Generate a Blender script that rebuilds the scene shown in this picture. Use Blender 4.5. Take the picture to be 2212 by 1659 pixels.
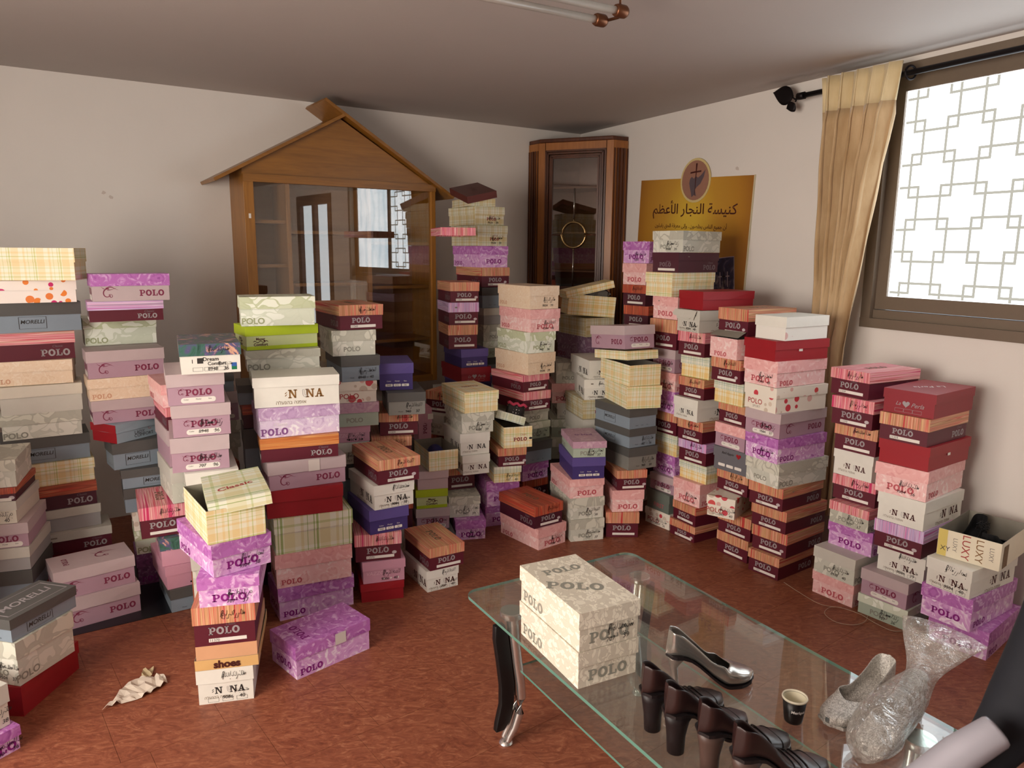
import bpy, bmesh, math, random
from mathutils import Vector, Matrix, Euler
import numpy as np
R = math.radians
random.seed(7)
for o in list(bpy.data.objects): bpy.data.objects.remove(o)
SC = bpy.context.scene
COL = SC.collection

# ------------------------------------------------------------------ camera
FPX = 1600.0
cam_d = bpy.data.cameras.new('camera'); cam = bpy.data.objects.new('camera', cam_d); COL.objects.link(cam)
cam_d.sensor_fit = 'HORIZONTAL'; cam_d.sensor_width = 36.0; cam_d.lens = FPX / 2212 * 36.0
cam_d.clip_start = 0.05
cam.location = (0, 0, 1.5)
PITCH = math.atan(289 / FPX)
cam.matrix_world = (Matrix.Translation((0, 0, 1.5)) @ Matrix.Rotation(math.pi / 2 - PITCH, 4, 'X') @ Matrix.Rotation(R(0.5), 4, 'Z'))
SC.camera = cam
cam_d.dof.use_dof = True; cam_d.dof.focus_distance = 2.9; cam_d.dof.aperture_fstop = 11

# ------------------------------------------------------------------ world, exposure
W_ = bpy.data.worlds.new('world'); SC.world = W_; W_.use_nodes = True
W_.node_tree.nodes['Background'].inputs[0].default_value = (0.75, 0.87, 1.0, 1); W_.node_tree.nodes['Background'].inputs[1].default_value = 1.0
SC.view_settings.view_transform = 'Standard'; SC.view_settings.look = 'None'
SC.view_settings.exposure = 0.22; SC.view_settings.gamma = 1.0; SC.view_settings.use_curve_mapping = False
WINDOW_E = 4.0; DOOR_E = 3.0; REAR_E = 13.0      # daylight through the frosted panes

# ------------------------------------------------------------------ room geometry
CEIL = 2.36
CN = Vector((0.4988, 5.7986))
LD = Vector((-0.8314, -0.55567)); RD = Vector((0.47936, -0.87762))
NL = Vector((0.55567, -0.8314)); NR = Vector((-0.87762, -0.47936))
LEN_L, LEN_R = 5.0, 7.2
def V3(p, z): return Vector((p[0], p[1], z))
def PL(s, off, z): return V3(CN + LD * s + NL * off, z)      # point along the left wall
def PR(s, off, z): return V3(CN + RD * s + NR * off, z)      # point along the right wall
YAW_L = math.atan2(-LD.y, -LD.x)       # left wall, pointing to the right
YAW_R = math.atan2(RD.y, RD.x)         # right wall, pointing to the right

# ------------------------------------------------------------------ helpers
def srgb(h):
    if isinstance(h, str):
        h = h.lstrip('#'); c = [int(h[i:i + 2], 16) / 255 for i in (0, 2, 4)]
    else: c = list(h)
    return tuple((x / 12.92 if x <= .04045 else ((x + .055) / 1.055) ** 2.4) for x in c) + (1,)
MATS = {}
def newmat(name):
    m = bpy.data.materials.new(name); m.use_nodes = True
    return m, m.node_tree, m.node_tree.nodes['Principled BSDF']
def N(nt, t, **k):
    n = nt.nodes.new(t)
    for a, v in k.items(): setattr(n, a, v)
    return n
def ramp(nt, fac, stops, interp='LINEAR'):
    r = N(nt, 'ShaderNodeValToRGB'); r.color_ramp.interpolation = interp
    e = r.color_ramp.elements
    while len(e) < len(stops): e.new(0.5)
    for i, (p, c) in enumerate(stops):
        e[i].position = p; e[i].color = srgb(c) if not isinstance(c, (int, float)) else (c, c, c, 1)
    if fac is not None: nt.links.new(fac, r.inputs[0])
    return r.outputs[0]
def math_(nt, op, a, b=None):
    n = N(nt, 'ShaderNodeMath', operation=op)
    for i, x in enumerate((a, b)):
        if x is None: continue
        if isinstance(x, (int, float)): n.inputs[i].default_value = x
        else: nt.links.new(x, n.inputs[i])
    return n.outputs[0]
def mixc(nt, f, a, b, mode='MIX'):
    n = N(nt, 'ShaderNodeMix', data_type='RGBA', blend_type=mode)
    for i, x in ((0, f), (6, a), (7, b)):
        if isinstance(x, (int, float)): n.inputs[i].default_value = x
        elif isinstance(x, str): n.inputs[i].default_value = srgb(x)
        elif isinstance(x, tuple): n.inputs[i].default_value = x
        else: nt.links.new(x, n.inputs[i])
    return n.outputs[2]
def noise(nt, vec, scale, detail=3, rough=.5, dist=0.0):
    n = N(nt, 'ShaderNodeTexNoise'); n.inputs['Scale'].default_value = scale; n.inputs['Detail'].default_value = detail
    n.inputs['Roughness'].default_value = rough; n.inputs['Distortion'].default_value = dist
    if vec is not None: nt.links.new(vec, n.inputs['Vector'])
    return n.outputs[0]
def voro(nt, vec, scale, feature='F1', rnd=1.0):
    n = N(nt, 'ShaderNodeTexVoronoi', feature=feature); n.inputs['Scale'].default_value = scale
    n.inputs['Randomness'].default_value = rnd
    if vec is not None: nt.links.new(vec, n.inputs['Vector'])
    return n
def uvvec(nt, rnd=True, sx=1, sy=1, seed=0):
    """uv in metres with an offset of its own for every box"""
    tc = N(nt, 'ShaderNodeTexCoord'); mp = N(nt, 'ShaderNodeMapping'); mp.inputs['Scale'].default_value = (sx, sy, 1)
    nt.links.new(tc.outputs['UV'], mp.inputs['Vector'])
    if rnd:
        oi = N(nt, 'ShaderNodeObjectInfo'); m = math_(nt, 'MULTIPLY', oi.outputs['Random'], 37.0)
        cb = N(nt, 'ShaderNodeCombineXYZ'); nt.links.new(m, cb.inputs[2]); cb.inputs[0].default_value = seed
        nt.links.new(cb.outputs[0], mp.inputs['Location'])
    return mp.outputs[0], tc
def objvec(nt, sx=1, sy=1, sz=1):
    tc = N(nt, 'ShaderNodeTexCoord'); mp = N(nt, 'ShaderNodeMapping'); mp.inputs['Scale'].default_value = (sx, sy, sz)
    nt.links.new(tc.outputs['Object'], mp.inputs['Vector']); return mp.outputs[0]
def bump(nt, b, h, strength=.2, dist=.002):
    n = N(nt, 'ShaderNodeBump'); n.inputs['Strength'].default_value = strength; n.inputs['Distance'].default_value = dist
    nt.links.new(h, n.inputs['Height']); nt.links.new(n.outputs[0], b.inputs['Normal'])
def flat(name, col, rough=.6, metal=0, spec=.4, nz=.06, sc=40, **k):
    if name in MATS: return MATS[name]
    m, nt, b = newmat(name); c = srgb(col)
    v = objvec(nt); n = noise(nt, v, sc)
    d = tuple(x * (1 - nz * 2) for x in c[:3]) + (1,)
    nt.links.new(mixc(nt, n, d, c), b.inputs['Base Color'])
    b.inputs['Roughness'].default_value = rough; b.inputs['Metallic'].default_value = metal
    b.inputs['Specular IOR Level'].default_value = spec
    for a, x in k.items(): b.inputs[a].default_value = x
    MATS[name] = m; return m

# --- printed board patterns
def m_stripes(name, cols, long_lines=True, freq=150):
    m, nt, b = newmat(name); v, tc = uvvec(nt)
    sp = N(nt, 'ShaderNodeSeparateXYZ'); nt.links.new(v, sp.inputs[0])
    def line(fr, off):
        cb = N(nt, 'ShaderNodeCombineXYZ'); nt.links.new(math_(nt, 'MULTIPLY', sp.outputs[1], fr), cb.inputs[0])
        cb.inputs[1].default_value = off
        nt.links.new(math_(nt, 'MULTIPLY', sp.outputs[0], 1.2), cb.inputs[1])
        nt.links.new(sp.outputs[2], cb.inputs[2]); return cb.outputs[0]
    n1 = noise(nt, line(26, 0), 1.0, 2, .5); n2 = noise(nt, line(freq, 3), 1.0, 1, .4)
    f = math_(nt, 'ADD', math_(nt, 'MULTIPLY', math_(nt, 'SUBTRACT', n1, .5), 1.9), math_(nt, 'SUBTRACT', math_(nt, 'MULTIPLY', n2, 1.8), .4))
    c = ramp(nt, f, cols, 'LINEAR')
    nt.links.new(c, b.inputs['Base Color']); b.inputs['Roughness'].default_value = .5
    MATS[name] = m
def stops(cs): return [(i / (len(cs) - 1) * .8 + .1, c) for i, c in enumerate(cs)]
m_stripes('striped board orange', stops(['#bc3c38', '#d89c88', '#bd8658', '#deb486', '#a46a46', '#d49474', '#cc5548', '#e6c09c', '#b67e58']))
m_stripes('striped board pink', stops(['#c83464', '#eca9b4', '#d87a86', '#f0c4c0', '#b8504e', '#e08a98', '#d03a50', '#f3d0c8', '#c99080']))
m_stripes('striped board lilac', stops(['#c060a8', '#d9b4dc', '#b4a0cc', '#e6cfe8', '#a884b4', '#cfb0dc', '#d070b0', '#ecdcf0', '#b494b4']))
m_stripes('striped board wood', stops(['#a8422c', '#b9583a', '#9c4a34', '#c46a48', '#8e3e2c', '#b4523a', '#c0402e', '#cc7a54', '#a04a38']), freq=90)
m_stripes('striped board light wood', stops(['#b8622e', '#d08a48', '#bd763c', '#dca060', '#b05a2a', '#ca8040', '#c06c36', '#e0aa6a', '#ba723a']), freq=90)
def m_rose(name, dark, mid, light, sc=17, amt=.5):
    m, nt, b = newmat(name); v, tc = uvvec(nt)
    nz = N(nt, 'ShaderNodeTexNoise'); nz.inputs['Scale'].default_value = sc * .8; nt.links.new(v, nz.inputs['Vector'])
    vm = N(nt, 'ShaderNodeVectorMath', operation='SCALE'); nt.links.new(nz.outputs[1], vm.inputs[0]); vm.inputs['Scale'].default_value = .035
    va = N(nt, 'ShaderNodeVectorMath', operation='ADD'); nt.links.new(v, va.inputs[0]); nt.links.new(vm.outputs[0], va.inputs[1])
    vo = voro(nt, va.outputs[0], sc); n = noise(nt, va.outputs[0], sc * 1.2, 4, .6, 2.0)
    petals = math_(nt, 'SINE', math_(nt, 'ADD', math_(nt, 'MULTIPLY', vo.outputs['Distance'], 17), math_(nt, 'MULTIPLY', n, 12)))
    f = math_(nt, 'ADD', math_(nt, 'MULTIPLY', petals, .16), math_(nt, 'ADD', math_(nt, 'MULTIPLY', n, .9), math_(nt, 'MULTIPLY', vo.outputs['Distance'], amt - .3)))
    c = ramp(nt, f, [(.18, dark), (.45, mid), (.62, mid), (.82, light)])
    nt.links.new(c, b.inputs['Base Color']); b.inputs['Roughness'].default_value = .42; MATS[name] = m
m_rose('purple rose board', '#8f3f94', '#b76fb8', '#dcb4dc')
m_rose('pale purple rose board', '#a860b0', '#d6a2d6', '#f4e6f4')
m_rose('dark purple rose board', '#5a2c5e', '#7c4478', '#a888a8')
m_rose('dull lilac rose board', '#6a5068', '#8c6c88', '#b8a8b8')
m_rose('lilac rose board', '#9c7aa6', '#c2a2c8', '#e6d8e8')
m_rose('pale lilac rose board', '#b898c4', '#dccae2', '#f4f0f4')
m_rose('pink rose board', '#dc9696', '#eab0ae', '#f4c9c6')
m_rose('pale pink rose board', '#e09c9c', '#efc2c0', '#f8e2de')
m_rose('mauve rose board', '#a87c96', '#bd98ac', '#cdb0bc')
m_rose('cream marbled board', '#dcc0a0', '#e6d0b4', '#ecdcc6', 30)
def m_leaf(name, ground, leaf, sc=15):
    m, nt, b = newmat(name); v, tc = uvvec(nt)
    nz = N(nt, 'ShaderNodeTexNoise'); nz.inputs['Scale'].default_value = sc * .9; nz.inputs['Detail'].default_value = 1; nt.links.new(v, nz.inputs['Vector'])
    vm = N(nt, 'ShaderNodeVectorMath', operation='SCALE'); nt.links.new(nz.outputs[1], vm.inputs[0]); vm.inputs['Scale'].default_value = 1.6 / sc
    va = N(nt, 'ShaderNodeVectorMath', operation='ADD'); nt.links.new(v, va.inputs[0]); nt.links.new(vm.outputs[0], va.inputs[1])
    mp = N(nt, 'ShaderNodeMapping'); mp.inputs['Rotation'].default_value = (0, 0, .6); mp.inputs['Scale'].default_value = (1.0, 2.0, 1)
    nt.links.new(va.outputs[0], mp.inputs['Vector'])
    d = voro(nt, mp.outputs[0], sc, 'DISTANCE_TO_EDGE'); d2 = voro(nt, mp.outputs[0], sc)
    a = ramp(nt, d.outputs['Distance'], [(.05, 0.0), (.075, 1.0)])
    b2 = ramp(nt, math_(nt, 'FRACT', math_(nt, 'MULTIPLY', d2.outputs['Color'], 3.0)), [(.42, 0.0), (.46, 1.0)])
    f = math_(nt, 'MULTIPLY', a, math_(nt, 'MAXIMUM', b2, .12))
    nt.links.new(mixc(nt, f, ground, leaf), b.inputs['Base Color']); b.inputs['Roughness'].default_value = .55; MATS[name] = m
m_leaf('green leaf board', '#c0c9a4', '#e9eedd'); m_leaf('pale green leaf board', '#d2dac6', '#eaefe2')
m_leaf('grey leaf board', '#b4b4a6', '#d3d3c4'); m_leaf('pale grey leaf board', '#c6c8bb', '#dcdcd0')
m_leaf('white leaf board', '#cbcdc8', '#e9eae6'); m_leaf('cream leaf board', '#d0c8b6', '#ece6d4', 48)
m_leaf('pale cream leaf board', '#d0ccb6', '#e4e0cc', 40)
def m_plaid(name, base, vc, hc, dull=1.0, fx=11, fy=13):
    m, nt, b = newmat(name); v, tc = uvvec(nt)
    sp = N(nt, 'ShaderNodeSeparateXYZ'); nt.links.new(v, sp.inputs[0])
    def bands(ax, fr, off, st):
        f = math_(nt, 'FRACT', math_(nt, 'ADD', math_(nt, 'MULTIPLY', sp.outputs[ax], fr), off))
        return ramp(nt, f, st, 'CONSTANT')
    W = '#ffffff'
    a = bands(0, fx, .1, [(0, W), (.08, vc[0]), (.11, W), (.16, vc[0]), (.22, W), (.26, vc[1]), (.55, W), (.72, vc[1]), (.80, W), (.9, vc[0]), (.92, W)])
    h = bands(1, fy, .3, [(0, W), (.10, hc[0]), (.13, W), (.2, hc[1]), (.5, W), (.62, hc[0]), (.67, W), (.8, hc[1]), (.9, W)])
    c = mixc(nt, 1.0, mixc(nt, 1.0, base, a, 'MULTIPLY'), h, 'MULTIPLY')
    nt.links.new(c, b.inputs['Base Color']); b.inputs['Roughness'].default_value = .5; MATS[name] = m
m_plaid('plaid board', '#efebd2', ['#e2e8be', '#fcf0d8'], ['#e0e8c0', '#fcf2dc'])
m_plaid('orange plaid board', '#f2ecd8', ['#d0dc98', '#f8d6a0'], ['#f0f0dc', '#fcf4e0'], fx=8, fy=6)
m_plaid('blue plaid board', '#e8e8d8', ['#d2e2e0', '#eef2e8'], ['#d2e0e0', '#f0f2e8'])
m_plaid('yellow plaid board', '#f0e8cc', ['#e0e4b4', '#fbf0d4'], ['#ece8b8', '#fcecc8'])
m_plaid('green plaid board', '#e4e8d4', ['#b8cc96', '#f6f0da'], ['#e4ecd0', '#f8f4e4'], fx=7, fy=5)
m_plaid('grey plaid board', '#d3d0bd', ['#dfe2cc', '#f2e8cc'], ['#e6e6d4', '#f6ecd8'])
def m_dots(name, base, cols, sc=20):
    m, nt, b = newmat(name); v, tc = uvvec(nt)
    vo = voro(nt, v, sc, 'F1', .75); col = ramp(nt, vo.outputs['Color'], [(i / len(cols), c) for i, c in enumerate(cols)], 'CONSTANT')
    sz = math_(nt, 'MULTIPLY', math_(nt, 'FRACT', math_(nt, 'MULTIPLY', vo.outputs['Color'], 7.0)), .2)
    lim = math_(nt, 'ADD', sz, .27); f = math_(nt, 'LESS_THAN', vo.outputs['Distance'], lim)
    nt.links.new(mixc(nt, f, base, col), b.inputs['Base Color']); b.inputs['Roughness'].default_value = .4; MATS[name] = m
m_dots('orange dotted board', '#f4ece4', ['#e8803a', '#d87a9c', '#c81e6a', '#ea8430', '#f4ece4', '#e8803a'], 26)
m_dots('pink dotted board', '#ebe4d6', ['#d04c4c', '#cfc0ae', '#ddb0a8', '#cc4450', '#d8c8b6', '#ebe4d6'], 24)
m_dots('faint dotted board', '#e9e8e0', ['#e9e8e0', '#e4cfc8', '#e9e8e0', '#e9e8e0', '#dcb4b0', '#e9e8e0'], 20)
def m_board(name, col, n=.05):
    m, nt, b = newmat(name); v, tc = uvvec(nt); c = srgb(col)
    z = noise(nt, v, 18, 4, .6); oi = N(nt, 'ShaderNodeObjectInfo')
    d = tuple(x * (1 - 2.5 * n) for x in c[:3]) + (1,)
    nt.links.new(mixc(nt, z, d, c), b.inputs['Base Color']); b.inputs['Roughness'].default_value = .5; MATS[name] = m
for nme, c in {'maroon board': '#5c1628', 'dark maroon board': '#4a1628', 'red board': '#9c1622', 'dark red board': '#8e1a28', 'mauve board': '#c2b0b2',
               'pale mauve board': '#cdb6b8', 'mauve print board': '#b392a2', 'white board': '#e9e8de', 'grey white board': '#cfcdc2', 'cream board': '#dcd6c6',
               'charcoal board': '#565654', 'blue grey board': '#8796a2', 'mid grey board': '#84847e', 'taupe board': '#6f6c60', 'violet board': '#3f3272',
               'violet lid board': '#5c4e92', 'lime board': '#b4cc1e', 'pale lime board': '#cbd79c', 'lime body board': '#b3bf3e', 'candy pink board': '#cf98ac',
               'tan board': '#dcb274', 'peach board': '#dca880', 'brown red board': '#5a2620', 'grey green board': '#6c766e', 'slate board': '#6c6c72',
               'pale green board': '#b0bfae', 'sage board': '#b3b9a4', 'ivory print board': '#ece4cc', 'silver grey board': '#a9a9a9', 'light blue board': '#9db4c0'}.items(): m_board(nme, c)
def m_picture():
    m, nt, b = newmat('picture board'); v, tc = uvvec(nt)
    n = noise(nt, v, 14, 4, .6, 1.5)
    nt.links.new(ramp(nt, n, [(.3, '#24443c'), (.45, '#3e6a5c'), (.55, '#5a5080'), (.62, '#d8a88c'), (.8, '#e8c8b0')]), b.inputs['Base Color'])
    b.inputs['Roughness'].default_value = .35; MATS['picture board'] = m
m_picture()
CARD = flat('raw grey card', '#8f8a7e', .8); INKB = flat('black ink', '#141212', .6, nz=0); LABEL = flat('white label paper', '#e6e2da', .6, nz=.03)
INK = {k: flat('print ' + k, c, .5, nz=.1, sc=60) for k, c in {'silver': '#a49ea0', 'dim silver': '#7c6c72', 'plum': '#84304e', 'purple': '#8a1c80', 'leaf': '#a9ad90', 'greyleaf': '#98988c',
       'rosepink': '#cc5f68', 'peach': '#d8a888', 'red': '#a01c26', 'gold': '#8a6230', 'charcoal': '#33302e', 'white': '#ece8e6', 'lilac': '#8c5a94', 'lime': '#b4cc1e',
       'greenleaf': '#a8b088', 'brown': '#4a1c18', 'pale': '#c8bcc0', 'crimson': '#8c1224', 'fadedbrown': '#7c6850', 'blue': '#3a66b0', 'green': '#1c7a50', 'redprint': '#b0403c', 'greytext': '#8e867c', 'lightpink': '#e8bccb'}.items()}

# --- mesh builders
class MB:
    def __init__(s): s.v = []; s.f = []; s.uv = []; s.sm = []
    def face(s, pts, uvs=None, smooth=False):
        i = len(s.v); s.v += [tuple(p) for p in pts]; s.f.append(tuple(range(i, i + len(pts)))); s.uv.append(uvs); s.sm.append(smooth)
    def box(s, c, d, M=None):
        x, y, z = (k / 2 for k in d); P = [Vector((a * x, b * y, e * z)) for a in (-1, 1) for b in (-1, 1) for e in (-1, 1)]
        if M is not None: P = [M @ p for p in P]
        c = Vector(c); P = [p + c for p in P]; i = len(s.v); s.v += [tuple(p) for p in P]
        for q in ((0, 1, 3, 2), (4, 6, 7, 5), (0, 4, 5, 1), (2, 3, 7, 6), (0, 2, 6, 4), (1, 5, 7, 3)): s.f.append(tuple(i + k for k in q)); s.uv.append(None); s.sm.append(False)
    def prism(s, poly, h, axis='z', M=None, c=(0, 0, 0)):
        """poly: list of 2d points, extruded by h along axis"""
        def P(a, b, k): return Vector({'z': (a, b, k), 'y': (a, k, b), 'x': (k, a, b)}[axis])
        A = [P(a, b, 0) for a, b in poly]; B = [P(a, b, h) for a, b in poly]; c = Vector(c)
        if M is not None: A = [M @ p for p in A]; B = [M @ p for p in B]
        A = [p + c for p in A]; B = [p + c for p in B]; i = len(s.v); n = len(poly); s.v += [tuple(p) for p in A + B]
        s.f.append(tuple(i + k for k in range(n))[::-1]); s.f.append(tuple(i + n + k for k in range(n))); s.uv += [None, None]; s.sm += [False, False]
        for k in range(n): s.f.append((i + k, i + (k + 1) % n, i + n + (k + 1) % n, i + n + k)); s.uv.append(None); s.sm.append(False)
    def loft(s, rings, close=True, caps=True, smooth=True):
        n = len(rings[0]); i = len(s.v)
        for r in rings: s.v += [tuple(p) for p in r]
        for a in range(len(rings) - 1):
            for k in range(n if close else n - 1):
                k2 = (k + 1) % n; s.f.append((i + a * n + k, i + a * n + k2, i + (a + 1) * n + k2, i + (a + 1) * n + k)); s.uv.append(None); s.sm.append(smooth)
        if caps and close:
            s.f.append(tuple(i + k for k in range(n))[::-1]); s.f.append(tuple(i + (len(rings) - 1) * n + k for k in range(n))); s.uv += [None, None]; s.sm += [False, False]
    def tube(s, path, r, n=8, caps=True):
        path = [Vector(p) for p in path]; rings = []; up = Vector((0, 0, 1))
        for i, p in enumerate(path):
            t = (path[min(i + 1, len(path) - 1)] - path[max(i - 1, 0)]).normalized()
            u = t.cross(up)
            if u.length < .05: u = t.cross(Vector((1, 0, 0)))
            u.normalize(); w = t.cross(u).normalized(); rr = r[i] if isinstance(r, (list, tuple)) else r
            rings.append([p + u * math.cos(2 * math.pi * k / n) * rr + w * math.sin(2 * math.pi * k / n) * rr for k in range(n)])
        s.loft(rings, True, caps)
    def lathe(s, prof, n=24, c=(0, 0, 0), caps=False):
        c = Vector(c); s.loft([[c + Vector((math.cos(2 * math.pi * k / n) * r, math.sin(2 * math.pi * k / n) * r, z)) for k in range(n)] for r, z in prof], True, caps)
    def mesh(s, name, mat, fix=True):
        me = bpy.data.meshes.new(name); me.from_pydata(s.v, [], s.f)
        if any(u for u in s.uv):
            L = me.uv_layers.new(name='UVMap'); k = 0
            for f, u in zip(s.f, s.uv):
                for j in range(len(f)):
                    if u: L.data[k].uv = u[j]
                    k += 1
        me.polygons.foreach_set('use_smooth', s.sm)
        for m in (mat if isinstance(mat, (list, tuple)) else [mat]): me.materials.append(m)
        if fix and not any(u for u in s.uv):
            bm = bmesh.new(); bm.from_mesh(me); bmesh.ops.recalc_face_normals(bm, faces=bm.faces); bm.to_mesh(me); bm.free()
        return me
def part(name, mb, mat, parent=None, label=None, mw=None):
    me = mb if isinstance(mb, bpy.types.Mesh) else mb.mesh(name, mat)
    o = bpy.data.objects.new(name, me); COL.objects.link(o)
    if parent is not None: o.parent = parent
    if mw is not None: o.matrix_local = mw
    if label: o['label'] = label
    return o
def root(name, label, cat, M=None, group=None):
    o = bpy.data.objects.new(name, None); o.empty_display_size = .05; COL.objects.link(o)
    o['label'] = label; o['category'] = cat
    if group: o['group'] = group
    if M is not None: o.matrix_world = M
    return o
def tag(o, label, cat, group=None):
    o['label'] = label; o['category'] = cat
    if group: o['group'] = group
    return o
def struct(name, mb, mat, M=None):
    o = part(name, mb, mat); o['kind'] = 'structure'
    if M is not None: o.matrix_world = M
    return o
def bevel(o, w, seg=2):
    m = o.modifiers.new('bevel', 'BEVEL'); m.width = w; m.segments = seg; m.limit_method = 'ANGLE'; return o
def subsurf(o, n=2):
    m = o.modifiers.new('smooth', 'SUBSURF'); m.levels = n; m.render_levels = n; return o

# ------------------------------------------------------------------ setting
def plaster(name, col, sc=3):
    m, nt, b = newmat(name); v = objvec(nt); c = srgb(col)
    n = noise(nt, v, sc, 5, .6); n2 = noise(nt, v, 60, 3)
    nt.links.new(mixc(nt, n, tuple(x * .93 for x in c[:3]) + (1,), c), b.inputs['Base Color'])
    b.inputs['Roughness'].default_value = .8; bump(nt, b, n2, .15, .003); return m
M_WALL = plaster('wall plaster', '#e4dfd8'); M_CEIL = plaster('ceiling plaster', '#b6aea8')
def floor_mat():
    m, nt, b = newmat('marbled linoleum'); tc = N(nt, 'ShaderNodeTexCoord'); g = N(nt, 'ShaderNodeNewGeometry')
    mp = N(nt, 'ShaderNodeMapping'); mp.inputs['Rotation'].default_value = (0, 0, R(-38)); mp.inputs['Scale'].default_value = (.62, 1.5, 1); nt.links.new(g.outputs['Position'], mp.inputs['Vector'])
    v = mp.outputs[0]
    a = noise(nt, v, 22, 6, .68, 2.2); b1 = noise(nt, v, 70, 4, .6, 1.0); w = noise(nt, v, 2.2, 3)
    c = ramp(nt, a, [(.30, '#6c3828'), (.45, '#874c36'), (.56, '#9a5c42'), (.66, '#ae7254'), (.80, '#c69070')])
    c = mixc(nt, math_(nt, 'MULTIPLY', b1, .35), c, '#6c3824')
    c = mixc(nt, math_(nt, 'MULTIPLY', w, .22), c, '#7a4432')
    sp = ramp(nt, noise(nt, v, 150, 2, .5, 1.5), [(.70, 0.0), (.76, .55)]); c = mixc(nt, sp, c, '#cf9a74')
    nt.links.new(c, b.inputs['Base Color']); b.inputs['Roughness'].default_value = .42; b.inputs['Specular IOR Level'].default_value = .35
    nt.links.new(ramp(nt, w, [(.3, .36), (.7, .52)]), b.inputs['Roughness'])
    bump(nt, b, a, .08, .002); return m
M_FLOOR = floor_mat()
C0 = V3(CN, 0); PA = PL(LEN_L, 0, 0); PB = PR(LEN_R, 0, 0); PD = PA + V3(RD * LEN_R, 0)
def slab(pts, z0, z1):
    mb = MB(); mb.prism([(p.x, p.y) for p in pts], z1 - z0, 'z', c=(0, 0, z0)); return mb
fl_o = struct('floor', slab([C0, PA, PD, PB], -.06, -.0022), M_FLOOR)
# tiles: those the photograph shows are single pieces of the floor
ta = R(38); E1 = Vector((math.cos(ta), math.sin(ta))); E2 = Vector((-math.sin(ta), math.cos(ta))); TS = .305
tmb = MB(); h = TS / 2 - .0006; tmb.box((0, 0, -.002), (2 * h, 2 * h, .004)); tile_me = tmb.mesh('tile', M_FLOOR)
far = MB(); ntile = 0
def inroom(p):
    d = Vector((p[0], p[1])) - CN; a = d.dot(NL); b = d.dot(NR); return a > .16 and b > .16 and a < LEN_R - .1 and b < LEN_L - .1
cand = []
for i in range(-30, 31):
    for j in range(-30, 31):
        off = .0 if j % 2 else .08
        p = E1 * (.909 + (i - .5) * TS + (off if j % 2 == 0 else 0)) + E2 * (2.243 + (j - .5) * TS)
        if not inroom(p): continue
        vis = p.y > 1.0 and abs(p.x) < p.y * .74 + .15 and p.y < 5
        cand.append((p, vis))
for p, vis in cand:
    if vis and ntile < 290:
        o = bpy.data.objects.new('tile', tile_me); COL.objects.link(o); o.parent = fl_o; ntile += 1
        o.matrix_world = Matrix.Translation((p.x, p.y, 0)) @ Matrix.Rotation(ta, 4, 'Z')
    else: far.box((p.x, p.y, -.002), (2 * h, 2 * h, .004), Matrix.Rotation(ta, 3, 'Z'))
o = part('far_tiles', far, M_FLOOR, fl_o); o['kind'] = 'stuff'
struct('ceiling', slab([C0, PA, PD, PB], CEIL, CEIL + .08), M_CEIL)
def wall_panel(mb, a, b, z0, z1, th, n):
    """wall piece between plan points a and b, thickness away from the room"""
    z0 = -.05 if z0 == 0 else z0
    a = Vector(a[:2]); b = Vector(b[:2]); n = Vector(n)
    mb.prism([tuple(a), tuple(b), tuple(b - n * th), tuple(a - n * th)], z1 - z0, 'z', c=(0, 0, z0))
TH = .18
mb = MB(); wall_panel(mb, PL(-.18, 0, 0), PL(LEN_L, 0, 0), 0, CEIL, TH, NL); struct('wall_left', mb, M_WALL)
WS0, WS1, WZ0, WZ1 = 2.50, 4.30, 1.15, 2.335           # window opening
DS0, DS1, DZ1 = 4.75, 5.75, 2.15                      # glazed door opening
mb = MB(); P = lambda s: PR(s, 0, 0)
wall_panel(mb, P(-.0), P(WS0), 0, CEIL, TH, NR); wall_panel(mb, P(WS0), P(WS1), 0, WZ0, TH, NR); wall_panel(mb, P(WS0), P(WS1), WZ1, CEIL, TH, NR)
wall_panel(mb, P(WS1), P(DS0), 0, CEIL, TH, NR); wall_panel(mb, P(DS0), P(DS1), DZ1, CEIL, TH, NR); wall_panel(mb, P(DS1), P(LEN_R), 0, CEIL, TH, NR)
struct('wall_right', mb, M_WALL)
# wall at the far left end, with a frosted window, and the wall behind the photographer
mb = MB(); Q = lambda t: PA + V3(RD * t, 0)
wall_panel(mb, Q(0), Q(2.3), 0, CEIL, TH, -LD); wall_panel(mb, Q(2.3), Q(4.6), 0, .6, TH, -LD); wall_panel(mb, Q(2.3), Q(4.6), 2.1, CEIL, TH, -LD); wall_panel(mb, Q(4.6), Q(LEN_R), 0, CEIL, TH, -LD)
struct('wall_far_left', mb, M_WALL)
mb = MB(); wall_panel(mb, PD, PB, 0, CEIL, TH, -RD); struct('wall_behind', mb, M_WALL)
def emis(name, col, e, pattern=None):
    m, nt, b = newmat(name); nt.nodes.remove(b); em = N(nt, 'ShaderNodeEmission'); em.inputs[1].default_value = e
    if pattern: nt.links.new(pattern(nt), em.inputs[0])
    else: em.inputs[0].default_value = srgb(col)
    nt.links.new(em.outputs[0], nt.nodes['Material Output'].inputs[0]); return m
def pane_pattern(nt):
    v = objvec(nt, 1, 1, 1); n = noise(nt, v, 3.0, 2); st = N(nt, 'ShaderNodeTexWave'); st.inputs['Scale'].default_value = 2.2; st.inputs['Distortion'].default_value = 6
    nt.links.new(v, st.inputs['Vector'])
    return mixc(nt, .5, ramp(nt, n, [(.3, '#b8ccd8'), (.6, '#eef2f4'), (.8, '#ffffff')]), ramp(nt, st.outputs[1], [(.0, '#cfdce2'), (.6, '#f4f6f8')]))
M_PANE = emis('frosted pane in daylight', '#ffffff', WINDOW_E, pane_pattern)
M_PANE2 = emis('door pane in daylight', '#dfe6ea', DOOR_E); M_PANE3 = emis('rear pane in daylight', '#fff2e6', REAR_E)
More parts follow.
